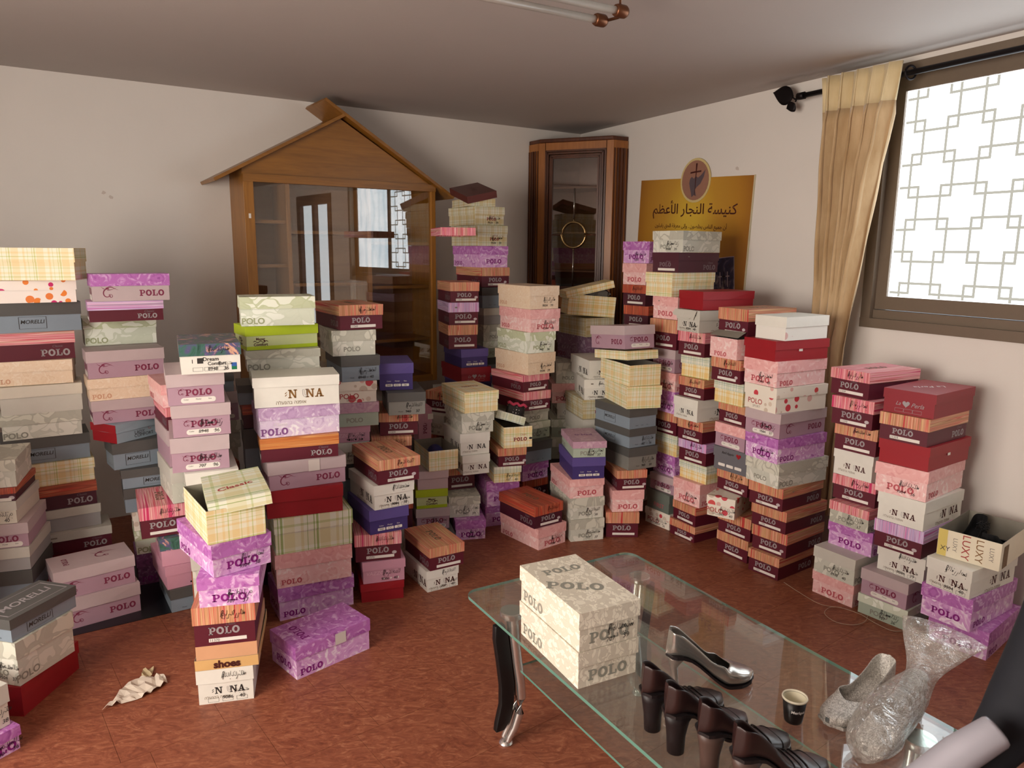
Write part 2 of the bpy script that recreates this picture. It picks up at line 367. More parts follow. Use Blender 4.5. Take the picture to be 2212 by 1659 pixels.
M_ALU = flat('brown grey aluminium', '#77695a', .45, .2, nz=.04)
MR = Matrix.Translation(PR(0, 0, 0)) @ Matrix.Rotation(YAW_R, 4, 'Z')      # local x along the right wall, y out of the room, z up
def alu(mb, s0, s1, z0, z1, y0, y1): mb.box(((s0 + s1) / 2, (y0 + y1) / 2, (z0 + z1) / 2), (s1 - s0, abs(y1 - y0), z1 - z0))
mb = MB()
alu(mb, WS0, WS1, WZ1 - .045, WZ1, -.012, .1); alu(mb, WS0, WS1, WZ0, WZ0 + .045, -.015, .1); alu(mb, WS0, WS0 + .05, WZ0 + .045, WZ1 - .045, -.012, .1); alu(mb, WS1 - .05, WS1, WZ0 + .045, WZ1 - .045, -.012, .1)
win = struct('window_1', mb, M_ALU, MR)
mb = MB()
for a, b in ((2.55, 3.44), (3.40, 4.25)):
    y = .02 if a < 3 else .055
    alu(mb, a, b, WZ0 + .045, 1.235, y - .008, y + .03); 
    alu(mb, a, b, 1.238, 1.30, y, y + .03); alu(mb, a, b, 2.22, WZ1 - .047, y, y + .03); alu(mb, a, a + .055, 1.30, 2.22, y, y + .03); alu(mb, b - .055, b, 1.30, 2.22, y, y + .03)
part('sash_frame', mb, M_ALU, win)
mb = MB(); alu(mb, 2.60, 3.39, 1.30, 2.22, .033, .038); part('pane', mb, M_PANE, win)
mb = MB(); alu(mb, 3.45, 4.20, 1.30, 2.22, .068, .073); part('pane', mb, M_PANE, win)
# film pattern of interlocked squares on the pane
mb = MB(); t = .0115; px, pz, q = .149, .1435, .056
def fln(x0, z0, x1, z1):
    x0 = max(x0, 2.612); x1 = min(x1, 3.385); z0 = max(z0, 1.302); z1 = min(z1, 2.218)
    if x1 > x0 and z1 > z0: alu(mb, x0, x1, z0, z1, .0315, .0325)
for c in range(-1, 6):
    for r in range(-1, 8):
        x = 2.652 + c * px; z = 1.315 + r * pz
        fln(x, z, x + q, z + t); fln(x, z + q - t, x + q, z + q); fln(x, z, x + t, z + q); fln(x + q - t, z, x + q, z + q)
        e = (c + r) % 2 == 0
        zz = z + (0 if not e else q - t); fln(x + q, zz, x + px, zz + t)
        xx = x + (q - t if e else 0); fln(xx, z + q, xx + t, z + pz)
m_film = emis('pane film lines', '#d6d2c4', .72)
o = part('film_pattern', mb, m_film, win); o['kind'] = 'stuff'
M_DOORWOOD = flat('dark door wood', '#4a2a18', .4)
mb = MB(); alu(mb, DS0, DS0 + .1, 0, DZ1, -.01, .1); alu(mb, DS1 - .1, DS1, 0, DZ1, -.01, .1); alu(mb, DS0 + .1, DS1 - .1, DZ1 - .12, DZ1, -.01, .1); alu(mb, DS0 + .46, DS0 + .54, .3, DZ1 - .12, -.01, .1); alu(mb, DS0 + .1, DS1 - .1, 0, .3, -.01, .1)
dr = struct('door_1', mb, M_DOORWOOD, MR)
for a, b in ((DS0 + .1, DS0 + .46), (DS0 + .54, DS1 - .1)):
    mb = MB(); alu(mb, a, b, .3, DZ1 - .12, .04, .05); part('pane', mb, M_PANE2, dr)
MF = Matrix.Translation(PA) @ Matrix.Rotation(math.atan2(RD.y, RD.x), 4, 'Z')
mb = MB(); 
for a, b, c, d in ((2.3, 4.6, .6, .65), (2.3, 4.6, 2.05, 2.1), (2.3, 2.35, .65, 2.05), (4.55, 4.6, .65, 2.05)): mb.box(((a + b) / 2, -.05, (c + d) / 2), (b - a, .08, d - c))
w2 = struct('window_2', mb, M_ALU, MF)
mb = MB(); mb.box((3.45, -.05, 1.35), (2.2, .006, 1.4)); part('pane', mb, M_PANE3, w2)
# scars in the plaster
for k, (w_, s_, z_) in enumerate((('L', 3.20, 1.78), ('L', 3.17, 1.76), ('R', 1.62, 1.97))):
    mb = MB(); n = 7; rs = [random.uniform(.008, .018) for _ in range(n)]
    mb.prism([(math.cos(i * 2 * math.pi / n) * r, math.sin(i * 2 * math.pi / n) * r * .8) for i, r in enumerate(rs)], .0015, 'y')
    M = (Matrix.Translation(PL(s_, .0012, z_)) @ Matrix.Rotation(YAW_L, 4, 'Z')) if w_ == 'L' else (Matrix.Translation(PR(s_, .0012, z_)) @ Matrix.Rotation(YAW_R, 4, 'Z'))
    o = part('trim_%d' % (k + 1), mb, flat('chipped plaster', '#cfc4bb', .9)); o.matrix_world = M; o['kind'] = 'structure'

# ------------------------------------------------------------------ lettering
def poly_ring(mb, cx, cy, rx, ry, ix, iy, a0=0, a1=360, n=20, z=0):
    for k in range(n):
        t0 = R(a0 + (a1 - a0) * k / n); t1 = R(a0 + (a1 - a0) * (k + 1) / n)
        mb.face([(cx + ix * math.cos(t0), cy + iy * math.sin(t0), z), (cx + rx * math.cos(t0), cy + ry * math.sin(t0), z), (cx + rx * math.cos(t1), cy + ry * math.sin(t1), z), (cx + ix * math.cos(t1), cy + iy * math.sin(t1), z)])
def q4(mb, x0, y0, x1, y1, z=0): mb.face([(x0, y0, z), (x1, y0, z), (x1, y1, z), (x0, y1, z)])
def slab_word(word, gap=.1, serif=.13):
    mb = MB(); x = 0; st = .22; e = [0.0]
    for ch in word:
        if ch == 'P':
            q4(mb, x + .12, 0, x + .36, 1); q4(mb, x, 0, x + .5, serif); q4(mb, x, 1 - serif, x + .3, 1)
            q4(mb, x + .3, 1 - serif, x + .5, 1); q4(mb, x + .3, .38, x + .5, .38 + serif); poly_ring(mb, x + .5, .69, .34, .31, .12, .18, -90, 90, 10); x += .84
        elif ch == 'O': poly_ring(mb, x + .46, .5, .46, .52, .2, .3, 0, 360, 22); x += .92
        elif ch == 'L':
            q4(mb, x + .12, 0, x + .36, 1); q4(mb, x, 1 - serif, x + .5, 1); q4(mb, x, 0, x + .8, serif); q4(mb, x + .66, 0, x + .8, .4); x += .8
        elif ch == 'N':
            q4(mb, x + .12, 0, x + .26, 1); q4(mb, x + .74, 0, x + .88, 1); q4(mb, x, 0, x + .38, serif); q4(mb, x, 1 - serif, x + .3, 1); q4(mb, x + .62, 1 - serif, x + 1, 1)
            mb.face([(x + .7, 0, 0), (x + .88, 0, 0), (x + .36, 1, 0), (x + .1, 1, 0)]); x += 1
        elif ch == 'A':
            mb.face([(x + .12, 0, 0), (x + .26, 0, 0), (x + .56, 1, 0), (x + .44, 1, 0)]); mb.face([(x + .62, 0, 0), (x + .88, 0, 0), (x + .6, 1, 0), (x + .42, 1, 0)])
            q4(mb, x + .28, .28, x + .72, .4); q4(mb, x, 0, x + .38, serif); q4(mb, x + .52, 0, x + 1, serif); x += 1
        elif ch == '=':
            for yy in (.35, .62): mb.face([(x, yy - .08, 0), (x + .12, yy - .1, 0), (x + .3, yy + .12, 0), (x + .18, yy + .1, 0)])
            x += .34
        elif ch == ' ': x += .82
        x += gap
    x -= gap
    mb.v = [(a - x / 2, b - .5, c) for a, b, c in mb.v]; return mb.mesh('lettering', [], fix=False)
def outline_u():
    mb = MB(); t = .05
    for dx, rr in ((0, 1), (.17, .5)): pass
    q4(mb, -.36, 0, -.31, .5); q4(mb, .31, 0, .36, .5); q4(mb, -.14, 0, -.1, .5); q4(mb, .1, 0, .14, .5)
    poly_ring(mb, 0, 0, .36, .5, .31, .45, 180, 360, 12); poly_ring(mb, 0, 0, .14, .26, .1, .22, 180, 360, 8); q4(mb, -.36, .46, -.1, .5); q4(mb, .1, .46, .36, .5)
    return mb.mesh('lettering', [], fix=False)
TXT = {}
def txt(s, shear=0, bold=0.0, sx=1.0):
    k = (s, shear, bold, sx)
    if k in TXT: return TXT[k]
    cu = bpy.data.curves.new('text', 'FONT'); cu.body = s; cu.shear = shear; cu.offset = bold; cu.resolution_u = 3; cu.align_x = 'LEFT'
    o = bpy.data.objects.new('text', cu); COL.objects.link(o); bpy.context.view_layer.update()
    me = bpy.data.meshes.new_from_object(o.evaluated_get(bpy.context.evaluated_depsgraph_get()))
    bpy.data.objects.remove(o); bpy.data.curves.remove(cu)
    me.name = 'lettering'
    if len(me.vertices):
        xs = [v.co.x for v in me.vertices]; ys = [v.co.y for v in me.vertices]; cx = (min(xs) + max(xs)) / 2; cy = (min(ys) + max(ys)) / 2; hh = max(ys) - min(ys)
        for v in me.vertices: v.co.x = (v.co.x - cx) / hh * sx; v.co.y = (v.co.y - cy) / hh; v.co.z = 0
    me.materials.clear(); TXT[k] = me; return me
# arabic presentation forms: isolated, final, initial, medial
AR = {'ا': 'ﺍﺎﺍﺎ', 'أ': 'ﺃﺄﺃﺄ', 'إ': 'ﺇﺈﺇﺈ', 'ب': 'ﺏﺐﺑﺒ', 'ة': 'ﺓﺔﺓﺔ', 'ت': 'ﺕﺖﺗﺘ', 'ج': 'ﺝﺞﺟﺠ', 'ح': 'ﺡﺢﺣﺤ', 'خ': 'ﺥﺦﺧﺨ', 'د': 'ﺩﺪﺩﺪ', 'ر': 'ﺭﺮﺭﺮ',
      'س': 'ﺱﺲﺳﺴ', 'ص': 'ﺹﺺﺻﺼ', 'ظ': 'ﻅﻆﻇﻈ', 'ع': 'ﻉﻊﻋﻌ', 'ف': 'ﻑﻒﻓﻔ', 'ق': 'ﻕﻖﻗﻘ', 'ك': 'ﻙﻚﻛﻜ', 'ل': 'ﻝﻞﻟﻠ', 'م': 'ﻡﻢﻣﻤ', 'ن': 'ﻥﻦﻧﻨ', 'و': 'ﻭﻮﻭﻮ', 'ي': 'ﻱﻲﻳﻴ', 'ى': 'ﻯﻰﻯﻰ', 'ﻻ': 'ﻻﻼﻻﻼ', 'ه': 'ﻩﻪﻫﻬ', 'ذ': 'ﺫﺬﺫﺬ', 'ض': 'ﺽﺾﺿﻀ', 'ش': 'ﺵﺶﺷﺸ'}
NOJ = set('اأإةدرذوىﻻ')
def arabic(s):
    s = s.replace('لا', 'ﻻ'); out = []
    for w in s.split(' '):
        r = ''
        for i, ch in enumerate(w):
            if ch not in AR: r += ch; continue
            pj = i > 0 and w[i - 1] in AR and w[i - 1] not in NOJ; nj = i < len(w) - 1 and w[i + 1] in AR and ch not in NOJ
            r += AR[ch][(3 if nj else 1) if pj else (2 if nj else 0)]
        out.append(r[::-1])
    return ' '.join(out[::-1])
def scribble(seed):
    rnd = random.Random(seed); mb = MB(); x = 1.0
    def stroke(pts, w=.036):
        for a, b in zip(pts[:-1], pts[1:]):
            d = Vector((b[0] - a[0], b[1] - a[1])); 
            if d.length < 1e-4: continue
            n = Vector((-d.y, d.x)).normalized() * w / 2
            mb.face([(a[0] - n.x, a[1] - n.y, 0), (b[0] - n.x, b[1] - n.y, 0), (b[0] + n.x, b[1] + n.y, 0), (a[0] + n.x, a[1] + n.y, 0)])
    while x > -1.0:
        k = rnd.choice('abcde'); w = rnd.uniform(.12, .24)
        if k == 'a': stroke([(x, .3), (x - .02, -.05), (x - w * .5, -.12), (x - w, 0)])
        elif k == 'b': stroke([(x - w * (t / 7), .12 * math.sin(t * 1.6)) for t in range(8)])
        elif k == 'c': stroke([(x, .05), (x - w * .4, -.1), (x - w * .9, -.38), (x - w * 1.3, -.42)])
        elif k == 'd': stroke([(x - w / 2 + w / 2 * math.cos(t * .9), .05 + .14 * math.sin(t * .9)) for t in range(8)])
        else: stroke([(x, .42), (x - w * .3, .1), (x - w * .8, -.1)])
        if rnd.random() < .5:
            dx = x - w * rnd.uniform(.2, .8); dy = rnd.choice((.34, -.34)); stroke([(dx, dy), (dx - .04, dy - .04)], .07)
        x -= w * rnd.uniform(.9, 1.3)
    stroke([(-1.1, -.2), (-.95, .45)], .05); stroke([(-.92, .4), (-.86, .45), (-.84, .3), (-.95, .1), (-1.0, -.35)], .05)
    return mb.mesh('handwriting', INKB, fix=False)
SCRIB = [scribble(i) for i in range(9)]
def flourish():
    mb = MB()
    def curve(f, t0, t1, w0, w1, n=26):
        P = [f(t0 + (t1 - t0) * k / n) for k in range(n + 1)]
        for k in range(n):
            a, b = Vector(P[k]), Vector(P[k + 1]); d = b - a; nn = Vector((-d.y, d.x)).normalized(); wa = w0 + (w1 - w0) * k / n; wb = w0 + (w1 - w0) * (k + 1) / n
            mb.face([(*(a - nn * wa), 0), (*(b - nn * wb), 0), (*(b + nn * wb), 0), (*(a + nn * wa), 0)])
    curve(lambda t: (.42 * math.cos(t) * (1 - t * .1), .48 * math.sin(t) * (1 - t * .1)), 1.2, 6.0, .05, .02)
    curve(lambda t: (.22 + .02 * t * math.cos(t), -.2 + .02 * t * math.sin(t)), 1, 9, .03, .012)
    curve(lambda t: (-.1 + t, .42 + .12 * math.sin(t * 5)), 0, 1.0, .05, .0)
    curve(lambda t: (0 + t * .8, .3 + .25 * t * t), 0, .9, .03, .0)
    curve(lambda t: (-.2 - t * .3, .4 + .3 * t * t), 0, .9, .03, .0)
    return mb.mesh('flourish', [], fix=False)
def rrect(w, h_, r, n=5, z=0):
    p = []
    for cx, cy, a in ((w / 2 - r, h_ / 2 - r, 0), (-w / 2 + r, h_ / 2 - r, 90), (-w / 2 + r, -h_ / 2 + r, 180), (w / 2 - r, -h_ / 2 + r, 270)):
        p += [(cx + r * math.cos(R(a + 90 * k / n)), cy + r * math.sin(R(a + 90 * k / n))) for k in range(n + 1)]
    mb = MB(); mb.prism(p, .0003, 'z'); return mb.mesh('size_label', [], fix=True)
def frame_mesh(w, h_, t):
    mb = MB(); q4(mb, -w / 2, -h_ / 2, w / 2, -h_ / 2 + t); q4(mb, -w / 2, h_ / 2 - t, w / 2, h_ / 2); q4(mb, -w / 2, -h_ / 2, -w / 2 + t, h_ / 2); q4(mb, w / 2 - t, -h_ / 2, w / 2, h_ / 2)
    return mb.mesh('frame', [], fix=False)
def quad_mesh(w, h_): mb = MB(); q4(mb, -w / 2, -h_ / 2, w / 2, h_ / 2); return mb.mesh('panel', [], fix=False)
def oval(rx=.5, ry=.35):
    mb = MB(); mb.face([(rx * math.cos(k * .3142), ry * math.sin(k * .3142), 0) for k in range(20)]); return mb.mesh('oval', [], fix=False)
def heart():
    mb = MB(); mb.face([(.05 * 16 * math.sin(t) ** 3 * .6, .05 * .6 * (13 * math.cos(t) - 5 * math.cos(2 * t) - 2 * math.cos(3 * t) - math.cos(4 * t)), 0) for t in [k * 2 * math.pi / 24 for k in range(24)]]); return mb.mesh('heart', [], fix=False)
def wavefig():
    mb = MB(); P = [(-1 + 2 * k / 20, .12 * math.sin(k * .8)) for k in range(21)]
    for a, b in zip(P[:-1], P[1:]): mb.face([(a[0], a[1] - .05, 0), (b[0], b[1] - .05, 0), (b[0], b[1] + .05, 0), (a[0], a[1] + .05, 0)])
    mb.face([(.5 + .14 * math.cos(k), .1 + .12 * math.sin(k), 0) for k in range(6)]); return mb.mesh('emblem', [], fix=False)
G = {'POLO': slab_word('POLO', .08), 'NUNA': slab_word('=N NA', .06), 'U': outline_u(), 'flourish': flourish(), 'bar': rrect(.118, .0125, .001), 'pill': rrect(.118, .0195, .0092),
     'tag': rrect(.034, .012, .003), 'quad': quad_mesh(1, 1), 'oval': oval(), 'heart': heart(), 'wave': wavefig(), 'frame': frame_mesh(1, 1, .02), 'cell': frame_mesh(.034, .014, .0008)}
MEMO = {}
def withmat(me, mat):
    k = (me.name_full, mat.name)
    if k not in MEMO:
        c = me.copy(); c.materials.clear(); c.materials.append(mat); MEMO[k] = c
    return MEMO[k]
# ------------------------------------------------------------------ shoe boxes
def shell(mb, L, W, z0, z1, t, up=True, jit=0.0, bulge=0.0, rnd=random, ends=None):
    """open box of card; up=True opens upwards (base), False opens downwards (lid)"""
    def ring(l, w, z, jb):
        P = [(-l / 2, -w / 2), (0, -w / 2), (l / 2, -w / 2), (l / 2, 0), (l / 2, w / 2), (0, w / 2), (-l / 2, w / 2), (-l / 2, 0)]
        return [Vector((x + (jb[k][0]), y + (jb[k][1]), z + jb[k][2])) for k, (x, y) in enumerate(P)]
    zero = [(0, 0, 0)] * 8
    je = []
    for k in range(8):
        out = [(0, 0), (0, -1), (0, 0), (1, 0), (0, 0), (0, 1), (0, 0), (-1, 0)][k]; b = rnd.uniform(0, bulge)
        je.append((rnd.uniform(-jit, jit) + out[0] * b, rnd.uniform(-jit, jit) + out[1] * b, rnd.uniform(-jit, jit)))
    closed_z, open_z = (z0, z1) if up else (z1, z0)
    A = ring(L, W, closed_z, zero); B = ring(L, W, open_z, je)
    s = 1 if up else -1
    a = ring(L - 2 * t, W - 2 * t, closed_z + s * t, zero); b = ring(L - 2 * t, W - 2 * t, open_z, je)
    def uvw(p, face, ztop):
        if face == 't': return (p.x, p.y)
        if face == 'x': return (math.copysign(L / 2 + ztop - p.z, p.x), p.y)
        return (p.x, math.copysign(W / 2 + ztop - p.z, p.y))
    zt = max(z0, z1)
    for k in range(8):
        k2 = (k + 1) % 8; fc = 'y' if k in (0, 1, 4, 5) else 'x'
        q = [A[k], A[k2], B[k2], B[k]] if up else [A[k2], A[k], B[k], B[k2]]
        mb.face(q, [uvw(p, fc, zt) for p in q])
        q = [a[k2], a[k], b[k], b[k2]] if up else [a[k], a[k2], b[k2], b[k]]
        mb.face(q, [uvw(p, fc, zt) for p in q])
        q = [B[k], B[k2], b[k2], b[k]] if up else [B[k2], B[k], b[k], b[k2]]
        mb.face(q, [uvw(p, fc, zt) for p in q])
    for rg, fl in ((A, up), (a, not up)):
        c = rg[::-1] if fl else rg
        mb.face(c, [uvw(p, 't', zt) for p in c])
    return mb
def inner_mat(me, mats, n8=8):
    """second material slot on the inside faces"""
    me.materials.clear()
    for m in mats: me.materials.append(m)
    for i, p in enumerate(me.polygons):
        if i < 24 and i % 3 in (1, 2): p.material_index = 1
        elif i == 25: p.material_index = 1
def BM(n): return MATS[n]
# kind: (lid board, base board, label words, category words for the group)
K = {
 'maroon_o': ('striped board orange', 'maroon board', 'maroon shoe box with orange striped lid'), 'maroon_p': ('striped board pink', 'maroon board', 'maroon shoe box with pink striped lid'),
 'maroon_l': ('striped board lilac', 'maroon board', 'maroon shoe box with lilac striped lid'), 'maroon_w': ('striped board wood', 'dark maroon board', 'maroon shoe box with red grained lid'),
 'maroon_wo': ('striped board light wood', 'maroon board', 'maroon shoe box with orange grained lid'), 'maroon_g': ('grey white board', 'maroon board', 'maroon shoe box with pale grey lid'),
 'maroon_r': ('red board', 'dark maroon board', 'dark maroon shoe box with red lid'), 'maroon_r2': ('striped board wood', 'dark maroon board', 'maroon shoe box with brick striped lid'),
 'maroon_plain': ('dark maroon board', 'dark maroon board', 'plain dark maroon shoe box'), 'rosem': ('purple rose board', 'mauve board', 'mauve shoe box with purple rose lid'),
 'rosep': ('purple rose board', 'pale purple rose board', 'purple rose printed shoe box'), 'rosed': ('dark purple rose board', 'dark purple rose board', 'dim purple rose shoe box'),
 'rosel': ('lilac rose board', 'pale lilac rose board', 'pale lilac rose shoe box'), 'mauverose': ('mauve rose board', 'pale green board', 'shoe box with dusty mauve rose lid'),
 'mauvedark': ('dull lilac rose board', 'dull lilac rose board', 'dim lilac rose shoe box'), 'pink': ('pink rose board', 'pale pink rose board', 'salmon pink rose shoe box'),
 'mauve': ('mauve board', 'mauve print board', 'mauve shoe box with scroll print'), 'mauveplain': ('pale mauve board', 'pale mauve board', 'plain pale mauve shoe box'),
 'plaid': ('plaid board', 'plaid board', 'cream and green plaid shoe box'), 'plaidg': ('green plaid board', 'green plaid board', 'green plaid shoe box with raised lid'),
 'plaidb': ('blue plaid board', 'yellow plaid board', 'yellow plaid box with bluish lid'), 'plaidgrey': ('grey plaid board', 'grey plaid board', 'greyish plaid shoe box'),
 'leafg': ('green leaf board', 'pale green leaf board', 'pale green leaf shoe box'), 'leafy': ('grey leaf board', 'pale grey leaf board', 'grey leaf printed shoe box'),
 'leafgp': ('pale green leaf board', 'pale green board', 'faded green shoe box'), 'leafplain': ('grey white board', 'pale grey leaf board', 'grey shoe box with plain lid'),
 'leafstripe': ('striped board pink', 'grey leaf board', 'grey leaf box with red striped lid'), 'leaftable': ('cream leaf board', 'cream leaf board', 'cream leaf printed shoe box'),
 'cream': ('cream marbled board', 'cream marbled board', 'peach cream marbled shoe box'), 'creamplain': ('cream board', 'grey white board', 'plain cream shoe box'),
 'whiteplain': ('grey white board', 'cream board', 'plain off white shoe box'), 'greyplain': ('grey white board', 'silver grey board', 'grey shoe box with white lid'),
 'nuna': ('white board', 'white board', 'white shoe box with dark lettering'), 'nuna_big': ('white board', 'white board', 'wide white shoe box with gold lettering'),
 'nuna_torn': ('grey white board', 'grey white board', 'white shoe box with torn lid'), 'morelli': ('charcoal board', 'blue grey board', 'blue grey shoe box with charcoal lid'),
 'grey': ('charcoal board', 'mid grey board', 'grey shoe box with charcoal lid'), 'red': ('red board', 'red board', 'plain red shoe box'),
 'perla': ('dark red board', 'dark red board', 'dark red shoe box with white script'), 'violet': ('violet lid board', 'violet board', 'violet shoe box'),
 'lime': ('lime board', 'pale lime board', 'lime green shoe box'), 'vazzo': ('candy pink board', 'candy pink board', 'candy pink shoe box with pale lettering'),
 'vazzop': ('candy pink board', 'candy pink board', 'plain candy pink shoe box'), 'apple': ('slate board', 'slate board', 'slate shoe box with three tags'),
 'shoes': ('tan board', 'peach board', 'tan shoe box standing upside down'), 'dream': ('picture board', 'white board', 'white shoe box with picture lid'),
 'photo': ('picture board', 'candy pink board', 'shoe box with glossy picture lid'), 'lady': ('light blue board', 'light blue board', 'light blue shoe box with red end'),
 'dotso': ('orange dotted board', 'orange dotted board', 'white shoe box with orange dots'), 'dotsp': ('pink dotted board', 'pink dotted board', 'white shoe box with pink dots'),
 'dotsw': ('white board', 'faint dotted board', 'white shoe box with faint pink dots'), 'greygreen': ('grey green board', 'grey green board', 'grey green box with faded lettering'),
 'filler': ('grey white board', 'dark maroon board', 'shoe box hidden behind nearer boxes'), 'plaid_base': (None, 'plaid board', 'plaid shoe box base without its lid'),
 'plaid_open': ('green plaid board', 'plaid board', 'plaid shoe box with its lid askew'), 'plaid_open2': ('yellow plaid board', 'yellow plaid board', 'gaping plaid box over grey paper'),
 'plaid_lidonly': ('plaid board', None, 'loose plaid lid lying tilted'), 'plaid_brown': ('brown red board', 'grey plaid board', 'plaid shoe box under a brown lid'),
 'pink_crush': (None, 'pale pink rose board', 'crushed open pink shoe box'), 'pinkstand': ('candy pink board', 'candy pink board', 'magenta shoe box standing on its end'),
 'luxy': (None, 'ivory print board', 'open ivory box holding black shoes')}
STK = {'A': 'the tall left edge stack', 'B': 'the low mauve pile', 'C': 'the dim cut off stack', 'D': 'the front left pile', 'E': 'the bottom left corner pile',
 'F': 'the second stack from left', 'G': 'the short pile at left', 'H': 'the picture lid stack', 'H2': 'the half hidden left pile', 'I': 'the frontmost stack',
 'K': 'the lime lid stack', 'N': 'the wide white box stack', 'P': 'the floor', 'O': 'the stack before glass cabinet', 'Q': 'the large striped lid stack',
 'R': 'the pair near the table', 'S': 'the small violet topped stack', 'T': 'the lime box stack', 'U': 'the beige plaid topped stack', 'W': 'the dotted pouch stack',
 'X': 'the cream topped stack', 'Y': 'the middle floor pair', 'Z': 'the low violet box stack', 'AA': 'the tilted mauve topped stack', 'AB': 'the corner cabinet stack',
 'AC': 'the corner cabinet gap', 'AD': 'the narrow poster side stack', 'AE': 'the tallest poster stack', 'AF': 'the long red topped stack', 'AG': 'the stack with crushed box',
 'AH': 'the stack left of curtain', 'AI': 'the stack right of curtain', 'AJ': 'the right wall stack', 'AK': 'the rightmost stack', 'BA': 'the leaning back stack',
 'BB': 'the stack touching glass cabinet', 'BC': 'the dim middle pile', 'BD': 'the dim left pile', 'BE': 'the lime box stack', 'TB': 'the glass table'}
ORD = ['top', 'second from top', 'third from top', 'fourth from top', 'fifth from top', 'sixth from top', 'seventh from top', 'eighth from top', 'ninth from top', 'tenth from top', 'eleventh from top', 'twelfth from top', 'thirteenth from top'] + ['%dth from top' % k for k in range(14, 24)]
def label_for(sid, i, n, kind):
    w = K[kind][2]
    if sid[:2] == 'OL': return 'added shading shoe box left of view, ' + ORD[i] + ' in ' + {'OL210': 'the nearest', 'OL247': 'the tallest', 'OL275': 'the lowest'}[sid] + ' hidden stack'
    if sid == 'P': return 'purple rose shoe box alone on the floor before the plaid box stack'
    if sid == 'TB': return ('upper' if i == 0 else 'lower') + ' cream leaf printed shoe box of two on the glass table'
    if sid == 'BE' and i == 0: return 'magenta shoe box standing on its end beside the striped boxes'
    return w + ', ' + ORD[i] + ' in ' + STK[sid]
GRP = {'maroon': 'maroon shoe boxes with printed lids', 'rose': 'rose printed shoe boxes', 'mauve': 'mauve shoe boxes', 'plaid': 'plaid shoe boxes', 'leaf': 'leaf printed shoe boxes', 'nuna': 'white shoe boxes', 'pink': 'pink shoe boxes'}
def deco(o, L, W, hb, lf, face, me, a, b, s, mat, name='lettering', z=.0007, rot=0, on=0.0, hl=0, sx=1.0, lidf=False):
    """put a flat print on a face; a,b in metres from the face centre / bottom"""
    if face == 'S': M = Matrix(((0, 0, -1, -L / 2 - z), (-1, 0, 0, -a), (0, 1, 0, b), (0, 0, 0, 1)))
    elif face == 'S2': M = Matrix(((0, 0, 1, L / 2 + z), (1, 0, 0, a), (0, 1, 0, b), (0, 0, 0, 1)))
    elif face == 'L':
        if lf < 0: M = Matrix(((1, 0, 0, a), (0, 0, -1, -W / 2 - z), (0, 1, 0, b), (0, 0, 0, 1)))
        else: M = Matrix(((-1, 0, 0, -a), (0, 0, 1, W / 2 + z), (0, 1, 0, b), (0, 0, 0, 1)))
    else: M = Matrix(((1, 0, 0, a), (0, 1, 0, b), (0, 0, 1, hb + z), (0, 0, 0, 1)))     # top of the lid
    M = M @ Matrix.Rotation(R(rot), 4, 'Z') @ Matrix.Diagonal((s * sx, s, s if s < .3 else 1, 1))
    c = bpy.data.objects.new(name, withmat(me, mat)); COL.objects.link(c); c.parent = o; c.matrix_local = M; return c
